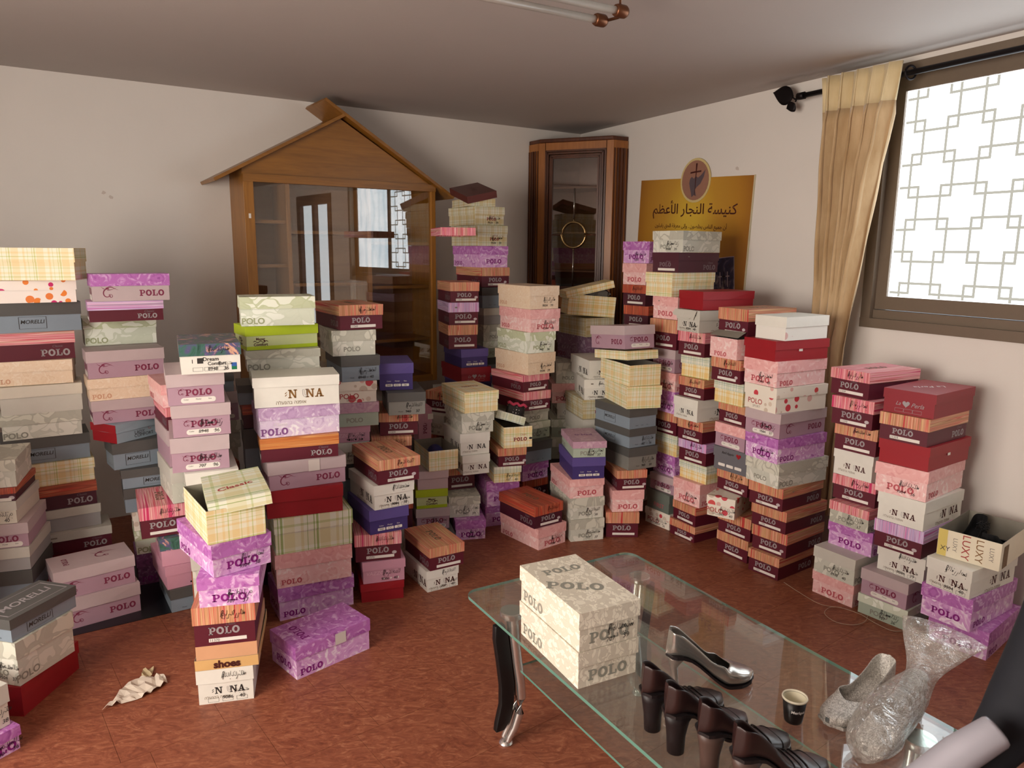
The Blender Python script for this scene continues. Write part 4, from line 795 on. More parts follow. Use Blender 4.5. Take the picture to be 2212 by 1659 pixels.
TABLE = '''
A,0,plaid,,-1.986,3.150,1.361,0.133,16,0.304,0.184,-1
A,1,dotso,,-2.035,3.176,1.267,0.093,30,0.304,0.184,-1
A,2,morelli,,-2.058,3.195,1.143,0.125,37,0.322,0.196,-1
A,3,maroon_p,,-2.096,3.194,1.021,0.121,34,0.329,0.199,-1
A,4,cream,,-2.090,3.180,0.918,0.104,27,0.322,0.196,-1
A,5,creamplain,,-2.055,3.177,0.797,0.120,31,0.304,0.184,-1
A,6,leafy,,-2.064,3.175,0.688,0.110,32,0.298,0.180,-1
A,7,morelli,,-2.072,3.194,0.574,0.114,34,0.329,0.199,-1
A,8,plaid,,-2.047,3.186,0.471,0.103,35,0.310,0.188,-1
A,9,maroon_w,,-2.033,3.178,0.363,0.108,34,0.298,0.180,-1
A,10,greyplain,,-2.026,3.179,0.262,0.101,35,0.298,0.180,-1
A,11,maroon_g,,-1.981,3.177,0.165,0.097,33,0.298,0.180,-1
A,12,maroon_r,,-2.015,3.173,0.000,0.165,33,0.291,0.177,-1
B,0,mauve,,-1.722,2.857,0.130,0.120,40,0.291,0.177,-1
B,1,mauve,,-1.709,2.857,0.000,0.130,40,0.291,0.177,-1
C,0,leafy,,-2.019,2.817,0.592,0.108,112,0.273,0.165,1
C,1,maroon_w,,-2.022,2.819,0.537,0.055,109,0.279,0.169,1
C,2,whiteplain,w,-2.023,2.822,0.449,0.089,107,0.285,0.173,1
C,3,mauve,,-2.002,2.827,0.352,0.097,110,0.291,0.177,1
C,4,greyplain,,-1.998,2.826,0.258,0.094,108,0.291,0.177,1
C,5,filler,,-1.998,2.826,0.129,0.129,108,0.291,0.177,1
C,6,filler,,-1.998,2.826,0.000,0.129,108,0.291,0.177,1
D,0,morelli,t,-1.623,2.308,0.259,0.079,76,0.260,0.158,-1
D,1,leafy,w,-1.611,2.290,0.107,0.152,77,0.229,0.139,-1
D,2,red,,-1.648,2.313,0.000,0.107,87,0.291,0.177,-1
E,0,whiteplain,w,-1.629,2.004,0.078,0.135,156,0.217,0.132,1
E,1,rosep,w,-1.605,2.009,0.000,0.078,152,0.217,0.132,1
F,0,rosem,,-1.672,3.249,1.273,0.115,33,0.304,0.158,-1
F,1,maroon_l,,-1.700,3.252,1.186,0.087,32,0.291,0.177,-1
F,2,leafg,,-1.829,3.430,1.062,0.124,33,0.298,0.180,-1
F,3,mauve,,-1.729,3.261,0.943,0.119,34,0.304,0.184,-1
F,4,cream,,-1.734,3.258,0.846,0.097,34,0.298,0.180,-1
F,5,mauve,,-1.730,3.251,0.744,0.103,34,0.285,0.173,-1
F,6,lady,,-1.718,3.259,0.660,0.084,64,0.273,0.165,-1
F,7,morelli,,-1.683,3.234,0.541,0.119,40,0.242,0.147,-1
F,8,morelli,,-1.611,3.259,0.455,0.086,30,0.310,0.188,-1
F,9,morelli,,-1.608,3.259,0.346,0.109,30,0.310,0.188,-1
F,10,dotsp,,-1.583,3.268,0.258,0.088,30,0.310,0.188,-1
F,11,leafg,,-1.580,3.268,0.147,0.111,30,0.310,0.188,-1
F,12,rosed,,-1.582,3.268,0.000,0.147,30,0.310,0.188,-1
G,0,maroon_p,w,-1.501,3.024,0.324,0.133,119,0.285,0.173,1
G,1,photo,,-1.429,3.039,0.205,0.119,120,0.310,0.188,1
G,2,vazzop,,-1.433,3.042,0.103,0.102,126,0.316,0.192,1
G,3,morelli,,-1.417,3.039,0.000,0.103,124,0.310,0.188,1
H,0,dream,w,-1.159,2.798,1.052,0.109,115,0.341,0.207,1
H,1,mauve,,-1.218,2.788,0.937,0.115,116,0.322,0.196,1
H,2,mauve,w,-1.206,2.795,0.818,0.120,115,0.335,0.203,1
H,3,mauve,w,-1.218,2.795,0.686,0.131,115,0.335,0.203,1
H,4,nuna,,-1.173,2.777,0.582,0.104,115,0.304,0.184,1
H,5,filler,,-1.173,2.777,0.388,0.194,115,0.304,0.184,1
H,6,filler,,-1.173,2.777,0.194,0.194,115,0.304,0.184,1
H,7,filler,,-1.173,2.777,0.000,0.194,115,0.304,0.184,1
H2,0,pink,,-1.411,3.081,0.865,0.094,125,0.310,0.188,1
H2,1,maroon_p,,-1.401,3.090,0.770,0.095,124,0.310,0.188,1
H2,2,filler,,-1.401,3.090,0.616,0.154,124,0.310,0.188,1
H2,3,filler,,-1.397,3.081,0.462,0.154,124,0.310,0.188,1
H2,4,filler,,-1.513,3.616,0.308,0.154,124,0.310,0.188,1
H2,5,filler,,-1.451,3.544,0.154,0.154,124,0.310,0.184,1
H2,6,filler,,-1.265,3.164,0.000,0.154,124,0.298,0.188,1
I,0,plaid_open,T0,-0.982,2.415,0.563,0.116,126,0.316,0.192,1
I,1,rosep,w,-0.991,2.419,0.452,0.111,132,0.329,0.199,1
I,2,rosep,w,-0.955,2.407,0.348,0.104,104,0.316,0.192,1
I,3,maroon_o,w,-0.978,2.411,0.209,0.139,104,0.322,0.196,1
I,4,shoes,inv,-0.977,2.414,0.125,0.085,104,0.329,0.199,1
I,5,nuna,w,-0.983,2.397,0.000,0.125,104,0.298,0.180,1
K,0,leafg,,-1.000,3.139,1.185,0.120,22,0.298,0.180,-1
K,1,lime,,-1.012,3.161,1.086,0.099,34,0.304,0.184,-1
K,2,leafy,,-0.986,3.139,1.000,0.086,22,0.298,0.180,-1
K,3,leafg,,-0.975,3.137,0.942,0.058,22,0.291,0.177,-1
K,4,morelli,,-1.025,3.145,0.858,0.084,22,0.310,0.188,-1
K,5,maroon_w,,-1.010,3.150,0.758,0.100,23,0.316,0.192,-1
K,6,filler,,-1.010,3.150,0.568,0.189,23,0.316,0.192,-1
K,7,filler,,-1.010,3.170,0.379,0.189,23,0.316,0.192,-1
K,8,filler,,-0.970,3.150,0.189,0.189,23,0.316,0.192,-1
K,9,filler,,-1.007,3.274,0.000,0.189,23,0.316,0.192,-1
N,0,nuna_big,,-0.879,2.951,0.888,0.120,21,0.329,0.199,-1
N,1,rosel,,-0.883,2.957,0.766,0.122,27,0.316,0.192,-1
N,2,maroon_wo,,-0.875,2.942,0.670,0.096,22,0.304,0.184,-1
N,3,mauve,tape,-0.862,2.955,0.553,0.117,28,0.310,0.188,-1
N,4,red,,-0.864,2.942,0.437,0.116,22,0.304,0.184,-1
N,5,plaidg,,-0.843,2.955,0.285,0.152,26,0.316,0.192,-1
N,6,pink,,-0.845,2.950,0.140,0.145,25,0.310,0.188,-1
N,7,rosep,,-0.851,2.961,0.000,0.140,30,0.316,0.192,-1
P,0,rosep,t;tape,-0.706,2.557,0.000,0.124,45,0.310,0.188,-1
O,0,maroon_o,w,-0.768,3.469,1.143,0.112,122,0.341,0.207,1
O,1,leafy,,-0.778,3.461,1.026,0.116,114,0.329,0.199,1
O,2,morelli,w,-0.752,3.444,0.909,0.117,117,0.298,0.180,1
O,3,dotsp,,-0.762,3.451,0.811,0.098,110,0.316,0.192,1
O,4,mauverose,,-0.761,3.461,0.700,0.111,109,0.335,0.203,1
O,5,vazzo,w,-0.798,3.454,0.624,0.076,109,0.322,0.196,1
O,6,whiteplain,w,-0.806,3.451,0.519,0.105,110,0.316,0.192,1
O,7,filler,,-0.808,3.461,0.346,0.173,110,0.316,0.192,1
O,8,filler,,-0.831,3.548,0.173,0.173,110,0.316,0.192,1
O,9,filler,,-0.831,3.548,0.000,0.173,110,0.316,0.192,1
Q,0,maroon_o,w,-0.555,3.151,0.527,0.108,121,0.316,0.192,1
Q,1,nuna,w,-0.576,3.143,0.417,0.109,122,0.304,0.184,1
Q,2,violet,,-0.592,3.136,0.307,0.110,120,0.291,0.177,1
Q,3,maroon_p,w,-0.611,3.151,0.184,0.123,106,0.329,0.199,1
Q,4,vazzo,w,-0.591,3.139,0.085,0.099,108,0.304,0.184,1
Q,5,red,,-0.597,3.141,0.000,0.085,107,0.310,0.188,1
R,0,maroon_o,t,-0.355,3.234,0.101,0.106,121,0.285,0.173,1
R,1,nuna,w,-0.368,3.220,0.000,0.101,121,0.260,0.158,1
S,0,violet,,-0.576,3.558,0.847,0.128,104,0.267,0.162,1
S,1,grey,w,-0.527,3.514,0.740,0.107,106,0.291,0.177,1
S,2,maroon_o,w,-0.568,3.568,0.630,0.110,103,0.304,0.184,1
S,3,maroon_o,w,-0.600,3.533,0.525,0.105,104,0.310,0.188,1
S,4,filler,,-0.598,3.523,0.350,0.175,104,0.310,0.188,1
S,5,filler,,-0.598,3.523,0.175,0.175,104,0.310,0.188,1
S,6,filler,,-0.598,3.523,0.000,0.175,104,0.310,0.188,1
T,0,plaid_base,,-0.397,3.755,0.394,0.106,114,0.267,0.162,1
T,1,mauveplain,,-0.432,3.750,0.297,0.097,105,0.267,0.162,1
T,2,lime,,-0.439,3.753,0.196,0.101,105,0.273,0.165,1
T,3,mauve,w,-0.433,3.759,0.082,0.114,104,0.285,0.173,1
T,4,filler,,-0.393,3.659,0.000,0.082,104,0.285,0.173,1
U,0,plaid,,-0.225,3.857,0.680,0.110,117,0.316,0.192,1
U,1,leafy,w,-0.228,3.840,0.574,0.106,112,0.291,0.177,1
U,2,nuna,,-0.242,3.831,0.459,0.115,114,0.273,0.165,1
U,3,nuna,,-0.227,3.815,0.354,0.105,112,0.248,0.150,1
U,4,maroon_o,,-0.324,3.992,0.219,0.135,111,0.279,0.169,1
U,5,leafy,w,-0.276,3.877,0.105,0.114,103,0.279,0.169,1
U,6,rosep,w,-0.237,3.819,0.000,0.105,102,0.267,0.162,1
W,0,plaid_base,w,-0.004,3.953,0.465,0.116,107,0.273,0.165,1
W,1,maroon_o,,-0.032,3.946,0.363,0.101,107,0.260,0.158,1
W,2,plaidb,w,-0.053,3.941,0.274,0.089,105,0.254,0.154,1
W,3,rosep,,-0.096,4.006,0.129,0.145,110,0.310,0.188,1
W,4,rosep,,-0.105,4.046,0.000,0.129,110,0.310,0.188,1
X,0,cream,w,0.085,4.158,1.188,0.125,123,0.322,0.196,1
X,1,pink,w,0.093,4.159,1.064,0.124,122,0.322,0.196,1
X,2,leafg,w,0.075,4.155,0.949,0.116,121,0.316,0.192,1
X,3,cream,w,0.071,4.154,0.830,0.119,126,0.316,0.192,1
X,4,maroon_p,,0.044,4.147,0.735,0.095,126,0.304,0.184,1
X,5,maroon_p,,0.055,4.151,0.629,0.106,123,0.310,0.188,1
X,6,leafy,,0.055,4.253,0.538,0.091,126,0.298,0.180,1
X,7,leafgp,w,0.061,4.247,0.440,0.097,126,0.304,0.184,1
X,8,morelli,,0.068,4.191,0.316,0.125,125,0.310,0.188,1
X,9,rosep,w,0.052,4.197,0.211,0.105,125,0.304,0.184,1
X,10,maroon_w,,0.052,4.227,0.089,0.122,125,0.304,0.184,1
X,11,filler,,0.052,4.227,0.000,0.089,125,0.304,0.184,1
Y,0,maroon_w,w;t,0.103,3.728,0.114,0.115,126,0.310,0.188,1
Y,1,pink,w,0.116,3.731,0.000,0.114,129,0.316,0.192,1
Z,0,mauverose,t;w,0.381,3.822,0.456,0.085,98,0.291,0.177,1
Z,1,violet,,0.374,3.824,0.340,0.116,100,0.291,0.177,1
Z,2,pink,,0.352,3.844,0.235,0.105,106,0.316,0.192,1
Z,3,leafy,w,0.354,3.844,0.120,0.116,107,0.316,0.192,1
Z,4,leafy,w,0.365,3.838,0.000,0.120,104,0.310,0.188,1
AA,0,mauve,tilt-6,0.586,3.922,0.969,0.121,117,0.316,0.192,1
AA,1,plaid_lidonly,tilt-6,0.606,3.921,0.926,0.043,115,0.316,0.192,1
AA,2,plaid_base,,0.631,3.920,0.816,0.110,112,0.316,0.192,1
AA,3,plaid,,0.647,3.917,0.697,0.119,104,0.322,0.196,1
AA,4,morelli,,0.614,3.915,0.589,0.108,120,0.304,0.184,1
AA,5,morelli,w,0.616,3.915,0.488,0.102,120,0.304,0.184,1
AA,6,grey,w,0.628,3.914,0.368,0.120,116,0.304,0.184,1
AA,7,maroon_o,,0.614,3.886,0.259,0.109,100,0.273,0.165,1
AA,8,pink,,0.602,3.889,0.140,0.120,97,0.285,0.173,1
AA,9,maroon_o,,0.592,3.883,0.000,0.140,90,0.291,0.177,1
AB,0,plaid_open2,tilt6,0.453,4.515,1.105,0.124,10,0.298,0.180,-1
AB,1,plaidgrey,w,0.452,4.592,0.992,0.113,117,0.329,0.199,1
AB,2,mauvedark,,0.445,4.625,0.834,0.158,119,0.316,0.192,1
AB,3,leafy,,0.342,4.571,0.707,0.127,94,0.291,0.177,1
AB,4,pink,w,0.309,4.557,0.584,0.123,95,0.260,0.158,1
AB,5,nuna,w,0.344,4.574,0.487,0.098,96,0.273,0.165,1
AB,6,leafgp,,0.324,4.561,0.377,0.110,94,0.310,0.188,1
AB,7,leafgp,,0.322,4.558,0.239,0.138,94,0.304,0.184,1
AB,8,filler,,0.316,4.578,0.000,0.239,94,0.304,0.173,1
AC,0,nuna,w,0.482,4.274,0.789,0.107,105,0.310,0.188,1
AC,1,nuna,w,0.482,4.261,0.670,0.119,96,0.304,0.184,1
AC,2,plaidgrey,,0.452,4.274,0.560,0.110,105,0.310,0.188,1
AC,3,filler,,0.453,4.251,0.373,0.187,105,0.304,0.188,1
AC,4,filler,,0.453,4.251,0.187,0.187,105,0.304,0.188,1
AC,5,filler,,0.452,4.274,0.000,0.187,105,0.310,0.188,1
AD,0,rosep,w,0.828,4.478,1.432,0.125,43,0.316,0.192,-1
AD,1,pink,,0.821,4.465,1.308,0.124,40,0.298,0.180,-1
AD,2,maroon_r2,w,0.826,4.464,1.186,0.122,39,0.298,0.180,-1
AD,3,maroon_r2,,0.838,4.470,1.054,0.132,42,0.304,0.184,-1
AD,4,plaidb,,0.841,4.468,0.949,0.105,40,0.304,0.184,-1
AD,5,filler,,0.841,4.468,0.791,0.158,40,0.304,0.184,-1
AD,6,filler,,0.841,4.468,0.633,0.158,40,0.304,0.184,-1
AD,7,filler,,0.841,4.468,0.475,0.158,40,0.304,0.184,-1
AD,8,filler,,0.841,4.468,0.316,0.158,40,0.304,0.184,-1
AD,9,filler,,0.841,4.468,0.158,0.158,40,0.304,0.184,-1
AD,10,filler,,0.841,4.468,0.000,0.158,40,0.304,0.184,-1
AE,0,leafy,w,0.926,4.018,1.496,0.111,40,0.329,0.199,-1
AE,1,maroon_plain,,0.919,4.002,1.394,0.102,35,0.310,0.188,-1
AE,2,plaid,,0.897,4.007,1.269,0.125,34,0.322,0.196,-1
AE,3,pink,,0.932,4.017,1.149,0.119,34,0.304,0.184,-1
AE,4,maroon_o,,0.926,4.006,0.992,0.157,36,0.316,0.192,-1
AE,5,mauve,w,0.920,3.980,0.870,0.122,30,0.262,0.180,-1
AE,6,pink,w,0.935,3.982,0.768,0.101,30,0.280,0.177,-1
AE,7,rosep,w,0.943,3.985,0.649,0.120,30,0.291,0.177,-1
AE,8,maroon_o,,0.957,4.004,0.527,0.121,32,0.304,0.184,-1
AE,9,plaidb,,0.967,4.000,0.410,0.117,31,0.298,0.180,-1
AE,10,rosep,w,0.968,4.018,0.291,0.119,30,0.298,0.180,-1
AE,11,mauve,w,0.956,4.002,0.198,0.093,35,0.310,0.188,-1
AE,12,greygreen,,0.935,3.991,0.090,0.108,32,0.298,0.180,-1
AE,13,dotsp,w,0.937,4.002,0.000,0.090,35,0.310,0.188,-1
AF,0,red,,1.043,3.814,1.215,0.093,24,0.322,0.196,-1
AF,1,nuna_torn,w,1.011,3.801,1.102,0.112,27,0.285,0.173,-1
AF,2,maroon_p,w,1.034,3.819,0.979,0.123,33,0.304,0.184,-1
AF,3,plaidb,,1.064,3.827,0.865,0.115,34,0.316,0.192,-1
AF,4,maroon_o,w,1.049,3.816,0.761,0.104,31,0.304,0.184,-1
AF,5,nuna,,1.024,3.810,0.646,0.115,29,0.298,0.180,-1
AF,6,maroon_o,w,1.050,3.813,0.532,0.114,31,0.298,0.180,-1
AF,7,maroon_l,w,1.072,3.827,0.415,0.117,34,0.316,0.192,-1
AF,8,plaidb,,1.082,3.826,0.318,0.096,33,0.316,0.192,-1
AF,9,pink,w,1.050,3.824,0.191,0.127,34,0.310,0.188,-1
AF,10,maroon_o,,1.042,3.807,0.088,0.103,29,0.291,0.177,-1
AF,11,maroon_o,,1.037,3.818,0.000,0.088,32,0.304,0.184,-1
AG,0,maroon_o,,1.180,3.579,1.111,0.129,29,0.316,0.192,-1
AG,1,pink_crush,,1.132,3.544,1.006,0.105,27,0.310,0.188,-1
AG,2,maroon_o,w,1.150,3.550,0.892,0.113,29,0.316,0.192,-1
AG,3,plaidb,,1.179,3.579,0.778,0.114,29,0.316,0.192,-1
AG,4,maroon_o,,1.204,3.589,0.676,0.102,27,0.304,0.184,-1
AG,5,mauve,pinklid,1.200,3.584,0.556,0.119,30,0.322,0.196,-1
AG,6,apple,,1.204,3.587,0.440,0.116,34,0.335,0.203,-1
AG,7,maroon_o,w,1.227,3.588,0.332,0.108,31,0.329,0.199,-1
AG,8,dotsp,w,1.087,3.527,0.229,0.103,54,0.236,0.143,-1
AG,9,maroon_o,,1.242,3.577,0.114,0.115,34,0.335,0.203,-1
AG,10,maroon_o,,1.242,3.580,0.000,0.114,32,0.329,0.199,-1
AH,0,dotsw,,1.270,3.363,1.119,0.105,30,0.285,0.173,-1
AH,1,red,tab,1.256,3.374,1.027,0.092,25,0.322,0.196,-1
AH,2,pink,w,1.260,3.380,0.910,0.118,29,0.322,0.196,-1
AH,3,dotsp,,1.270,3.377,0.792,0.117,27,0.322,0.196,-1
AH,4,mauve,w,1.283,3.388,0.676,0.116,32,0.329,0.199,-1
AH,5,rosep,w,1.288,3.380,0.560,0.116,29,0.322,0.196,-1
AH,6,leafy,,1.303,3.384,0.443,0.117,29,0.329,0.199,-1
AH,7,maroon_o,,1.308,3.383,0.335,0.108,35,0.310,0.188,-1
AH,8,maroon_o,,1.332,3.386,0.226,0.109,35,0.316,0.192,-1
AH,9,maroon_o,,1.335,3.385,0.109,0.117,37,0.310,0.188,-1
AH,10,maroon_o,,1.302,3.367,0.000,0.109,36,0.279,0.169,-1
AI,0,maroon_p,w,1.556,3.132,0.908,0.112,27,0.316,0.192,-1
AI,1,maroon_p,w,1.514,3.081,0.786,0.121,32,0.228,0.192,-1
AI,2,maroon_o,w,1.580,3.125,0.669,0.117,34,0.316,0.192,-1
AI,3,nuna,,1.603,3.162,0.544,0.125,31,0.310,0.188,-1
AI,4,maroon_p,w,1.617,3.169,0.434,0.110,35,0.329,0.199,-1
AI,5,leafstripe,w,1.583,3.119,0.337,0.098,32,0.310,0.188,-1
AI,6,rosep,,1.614,3.147,0.226,0.110,34,0.341,0.207,-1
AI,7,leafplain,w,1.539,3.112,0.108,0.119,33,0.329,0.199,-1
AI,8,pink,,1.548,3.132,0.000,0.108,34,0.329,0.199,-1
AJ,0,perla,,1.691,2.947,0.875,0.097,36,0.335,0.203,-1
AJ,1,maroon_o,,1.676,2.939,0.764,0.111,35,0.322,0.196,-1
AJ,2,red,tab,1.694,2.945,0.666,0.098,35,0.335,0.203,-1
AJ,3,pink,w,1.691,2.953,0.542,0.124,38,0.341,0.207,-1
AJ,4,nuna,,1.696,2.935,0.422,0.120,35,0.316,0.192,-1
AJ,5,maroon_l,,1.701,2.943,0.306,0.116,36,0.329,0.199,-1
AJ,6,nuna,w,1.722,2.939,0.201,0.105,35,0.322,0.196,-1
AJ,7,mauve,,1.670,2.941,0.088,0.113,34,0.329,0.199,-1
AJ,8,leafgp,w,1.673,2.950,0.000,0.088,36,0.341,0.207,-1
AK,0,luxy,,1.837,2.729,0.357,0.108,40,0.310,0.213,-1
AK,1,nuna,w,1.788,2.703,0.244,0.113,31,0.324,0.169,-1
AK,2,rosep,,1.804,2.724,0.114,0.130,34,0.355,0.188,-1
AK,3,rosep,,1.850,2.739,0.000,0.114,40,0.347,0.211,-1
BA,0,plaid_brown,,-0.243,4.589,1.752,0.058,114,0.291,0.177,1
BA,1,plaidgrey,w,-0.228,4.616,1.644,0.108,122,0.335,0.203,1
BA,2,plaidgrey,w,-0.211,4.619,1.524,0.120,122,0.341,0.207,1
BA,3,rosep,,-0.203,4.612,1.398,0.126,123,0.329,0.199,1
BA,4,maroon_o,,-0.188,4.609,1.282,0.117,122,0.322,0.196,1
BA,5,morelli,,-0.187,4.605,1.158,0.123,123,0.316,0.192,1
BA,6,greyplain,,-0.184,4.601,1.059,0.099,125,0.310,0.188,1
BA,7,leafy,,-0.183,4.601,0.959,0.100,124,0.310,0.188,1
BA,8,leafgp,,-0.181,4.601,0.858,0.101,123,0.310,0.188,1
BA,9,filler,,-0.188,4.801,0.686,0.172,123,0.310,0.188,1
BA,10,filler,,-0.188,4.801,0.515,0.172,123,0.310,0.188,1
BA,11,filler,,-0.188,4.801,0.343,0.172,123,0.310,0.188,1
BA,12,filler,,-0.188,4.801,0.172,0.172,123,0.310,0.188,1
BA,13,filler,,-0.188,4.801,0.000,0.172,123,0.310,0.188,1
BB,0,maroon_o,,-0.320,4.344,1.207,0.114,110,0.285,0.173,1
BB,1,maroon_l,,-0.322,4.346,1.079,0.128,108,0.291,0.177,1
BB,2,maroon_o,,-0.323,4.342,0.942,0.138,107,0.285,0.173,1
BB,3,violet,,-0.276,4.342,0.835,0.107,116,0.279,0.169,1
BB,4,perla,,-0.277,4.361,0.746,0.089,117,0.310,0.188,1
BB,5,violet,,-0.276,4.534,0.641,0.105,116,0.316,0.192,1
BB,6,filler,,-0.358,4.624,0.481,0.160,116,0.316,0.192,1
BB,7,filler,,-0.318,4.604,0.321,0.160,116,0.316,0.192,1
BB,8,filler,,-0.318,4.604,0.160,0.160,116,0.316,0.192,1
BB,9,filler,,-0.307,4.454,0.000,0.160,116,0.316,0.192,1
BC,0,maroon_o,w,-0.332,4.181,0.603,0.120,62,0.310,0.188,-1
BC,1,whiteplain,w,-0.376,4.130,0.489,0.114,60,0.291,0.177,-1
BC,2,filler,,-0.430,4.289,0.326,0.163,60,0.291,0.177,-1
BC,3,filler,,-0.430,4.289,0.163,0.163,60,0.291,0.177,-1
BC,4,filler,,-0.417,4.140,0.000,0.163,60,0.291,0.177,-1
BD,0,morelli,,-1.469,3.602,0.817,0.087,116,0.260,0.158,1
BD,1,mauve,,-1.467,3.616,0.675,0.142,116,0.285,0.173,1
BD,2,leafy,,-1.458,3.612,0.538,0.137,115,0.279,0.169,1
BD,3,filler,,-1.596,3.934,0.359,0.179,115,0.279,0.169,1
BD,4,filler,,-1.596,3.934,0.179,0.179,115,0.279,0.169,1
BD,5,filler,,-1.561,3.851,0.000,0.179,115,0.279,0.169,1
BE,0,pinkstand,,-0.488,3.939,0.473,0.192,112,0.119,0.077,1
BE,1,filler,,-0.518,3.939,0.316,0.158,112,0.119,0.077,1
BE,2,filler,,-0.600,3.848,0.158,0.158,112,0.119,0.068,1
BE,3,filler,,-0.581,3.788,0.000,0.158,112,0.119,0.068,1
TB,0,leaftable,w;t,0.175,1.811,.549,.103,117,.308,.178,1
TB,1,leaftable,,0.175,1.813,.4505,.098,117,.306,.178,1
'''
SPOTS = {}
ROWS = []
for line in TABLE.strip().split('\n'):
    q = line.split(','); ROWS.append((q[0], int(q[1]), q[2], q[3]) + tuple(float(k) for k in q[4:11]) + (int(q[11]),))
for sx_, sy_, n_, rt in ((-2.10, 2.08, 6, 25), (-2.47, 2.52, 8, 40), (-2.75, 1.95, 5, 60)):      # unseen stacks added left of the frame to shade the lower left piles
    for k_ in range(n_): ROWS.append(('OL%.0f' % (sx_ * -100), n_ - 1 - k_, 'filler', '', sx_ + .01 * (k_ % 3), sy_, k_ * .165, .165, rt + 4 * (k_ % 2), .31, .19, -1))
STKN = {}
for r_ in ROWS: STKN[r_[0]] = STKN.get(r_[0], 0) + 1
for r_ in ROWS: make_box(r_)

# ------------------------------------------------------------------ furniture materials
def wood(name, a, b_, sc=3, rough=.35, axis=2):
    m, nt, b = newmat(name); s = [9, 9, 9]; s[axis] = .7; v = objvec(nt, *s)
    n = noise(nt, v, sc, 5, .6, 1.2); n2 = noise(nt, v, sc * 6, 3)
    nt.links.new(ramp(nt, math_(nt, 'ADD', math_(nt, 'MULTIPLY', n, .8), math_(nt, 'MULTIPLY', n2, .2)), [(.3, a), (.7, b_)]), b.inputs['Base Color']); b.inputs['Roughness'].default_value = rough; return m
M_PINE = wood('honey wood', '#84561e', '#a8722c'); M_PINEX = wood('honey wood across', '#7a501e', '#9a6828', axis=0); M_DARKW = wood('dark walnut', '#3a1b0c', '#5e3218', rough=.28); M_OAKF = wood('orange brown wood', '#8a5424', '#a86c34', rough=.3)
M_CABIN = wood('brown cabinet back', '#866244', '#9a7450', axis=0, rough=.5)
M_CHROME = flat('polished chrome', '#c8c6c2', .12, 1.0, nz=.02); M_LEG = flat('satin chrome leg', '#d8d6d2', .22, .9, nz=.02); M_BRASS = flat('aged brass', '#b09468', .25, 1.0, nz=.05); M_BRONZE = flat('bronze cap', '#7a5038', .35, .8)
M_BLACK = flat('black plastic', '#0c0b0c', .5, nz=.02); M_IRON = flat('dark iron', '#1c1618', .45, .6)
def glass(name, tint='#eef4f2', k=1.0, rough=0.0, dirt=0.0):
    m, nt, b = newmat(name); nt.nodes.remove(b)
    tr = N(nt, 'ShaderNodeBsdfTransparent'); tr.inputs[0].default_value = srgb(tint)
    gl = N(nt, 'ShaderNodeBsdfGlossy'); gl.inputs['Roughness'].default_value = rough; gl.inputs[0].default_value = (1, 1, 1, 1)
    lw = N(nt, 'ShaderNodeLayerWeight'); lw.inputs[0].default_value = .5
    f = math_(nt, 'MULTIPLY', math_(nt, 'ADD', math_(nt, 'MULTIPLY', math_(nt, 'POWER', lw.outputs[1], 5.0), .96), .04), k)
    mx = N(nt, 'ShaderNodeMixShader'); nt.links.new(f, mx.inputs[0]); nt.links.new(tr.outputs[0], mx.inputs[1]); nt.links.new(gl.outputs[0], mx.inputs[2]); out = mx.outputs[0]
    if dirt:
        df = N(nt, 'ShaderNodeBsdfDiffuse'); df.inputs[0].default_value = srgb('#c8c4bc'); m2 = N(nt, 'ShaderNodeMixShader')
        v = objvec(nt); n = noise(nt, v, 6, 6, .7, 1.5); nt.links.new(math_(nt, 'MULTIPLY', n, dirt), m2.inputs[0]); nt.links.new(out, m2.inputs[1]); nt.links.new(df.outputs[0], m2.inputs[2]); out = m2.outputs[0]
    nt.links.new(out, nt.nodes['Material Output'].inputs[0]); return m
M_GLASS = glass('cabinet glass', '#f8f8f6', k=2.2); M_GLASS2 = glass('door glass', '#e8e4e0', 4.0); M_TOP = glass('table glass', '#f2f7f5', 1.5, .015, .12); M_EDGE = flat('green glass edge', '#5f8a7c', .15)
BX = lambda mb, x0, x1, y0, y1, z0, z1: mb.box(((x0 + x1) / 2, (y0 + y1) / 2, (z0 + z1) / 2), (x1 - x0, y1 - y0, z1 - z0))
def P1(name, mat, par, *bx, label=None, bev=0):
    mb = MB()
    for b in bx: BX(mb, *b)
    o = part(name, mb, mat, par, label)
    if bev: bevel(o, bev)
    return o
# ------------------------------------------------------------------ house shaped display cabinet on the left wall
MLW = Matrix.Translation(PL(0, 0, 0)) @ Matrix.Rotation(YAW_L, 4, 'Z')
cab = root('display_cabinet', 'house shaped wooden wall cabinet with gabled roof and sliding glass front', 'cabinet', MLW)
xa, xb, zb_, zt_ = -2.56, -1.39, .66, 1.885; d0, d1 = -.30, -.003
P1('side_panel', M_PINE, cab, (xa, xa + .055, d0, d1, zb_, zt_), bev=.002); P1('side_panel', M_PINE, cab, (xb - .03, xb, d0, d1, zb_, zt_), bev=.002)
P1('top_panel', M_PINEX, cab, (xa + .055, xb - .03, d0, d1, zt_ - .03, zt_), bev=.002); P1('bottom_panel', M_PINEX, cab, (xa + .055, xb - .03, d0, d1, zb_, zb_ + .04), bev=.002)
P1('back_panel', M_CABIN, cab, (xa + .055, xb - .03, -.012, d1, zb_ + .04, zt_ - .03))
dv = [xa + .235, xa + .72]
for x in dv: P1('divider', M_PINE, cab, (x, x + .024, d0 + .026, -.012, zb_ + .04, zt_ - .03))
for a, b, zs in ((xa + .055, dv[0], (1.655, 1.41, 1.18, .92)), (dv[0] + .022, dv[1], (1.60, 1.30, .98)), (dv[1] + .022, xb - .03, (1.545, 1.275, .94))):
    for z in zs: P1('shelf', M_PINEX, cab, (a, b, d0 + .045, -.012, z - .018, z))
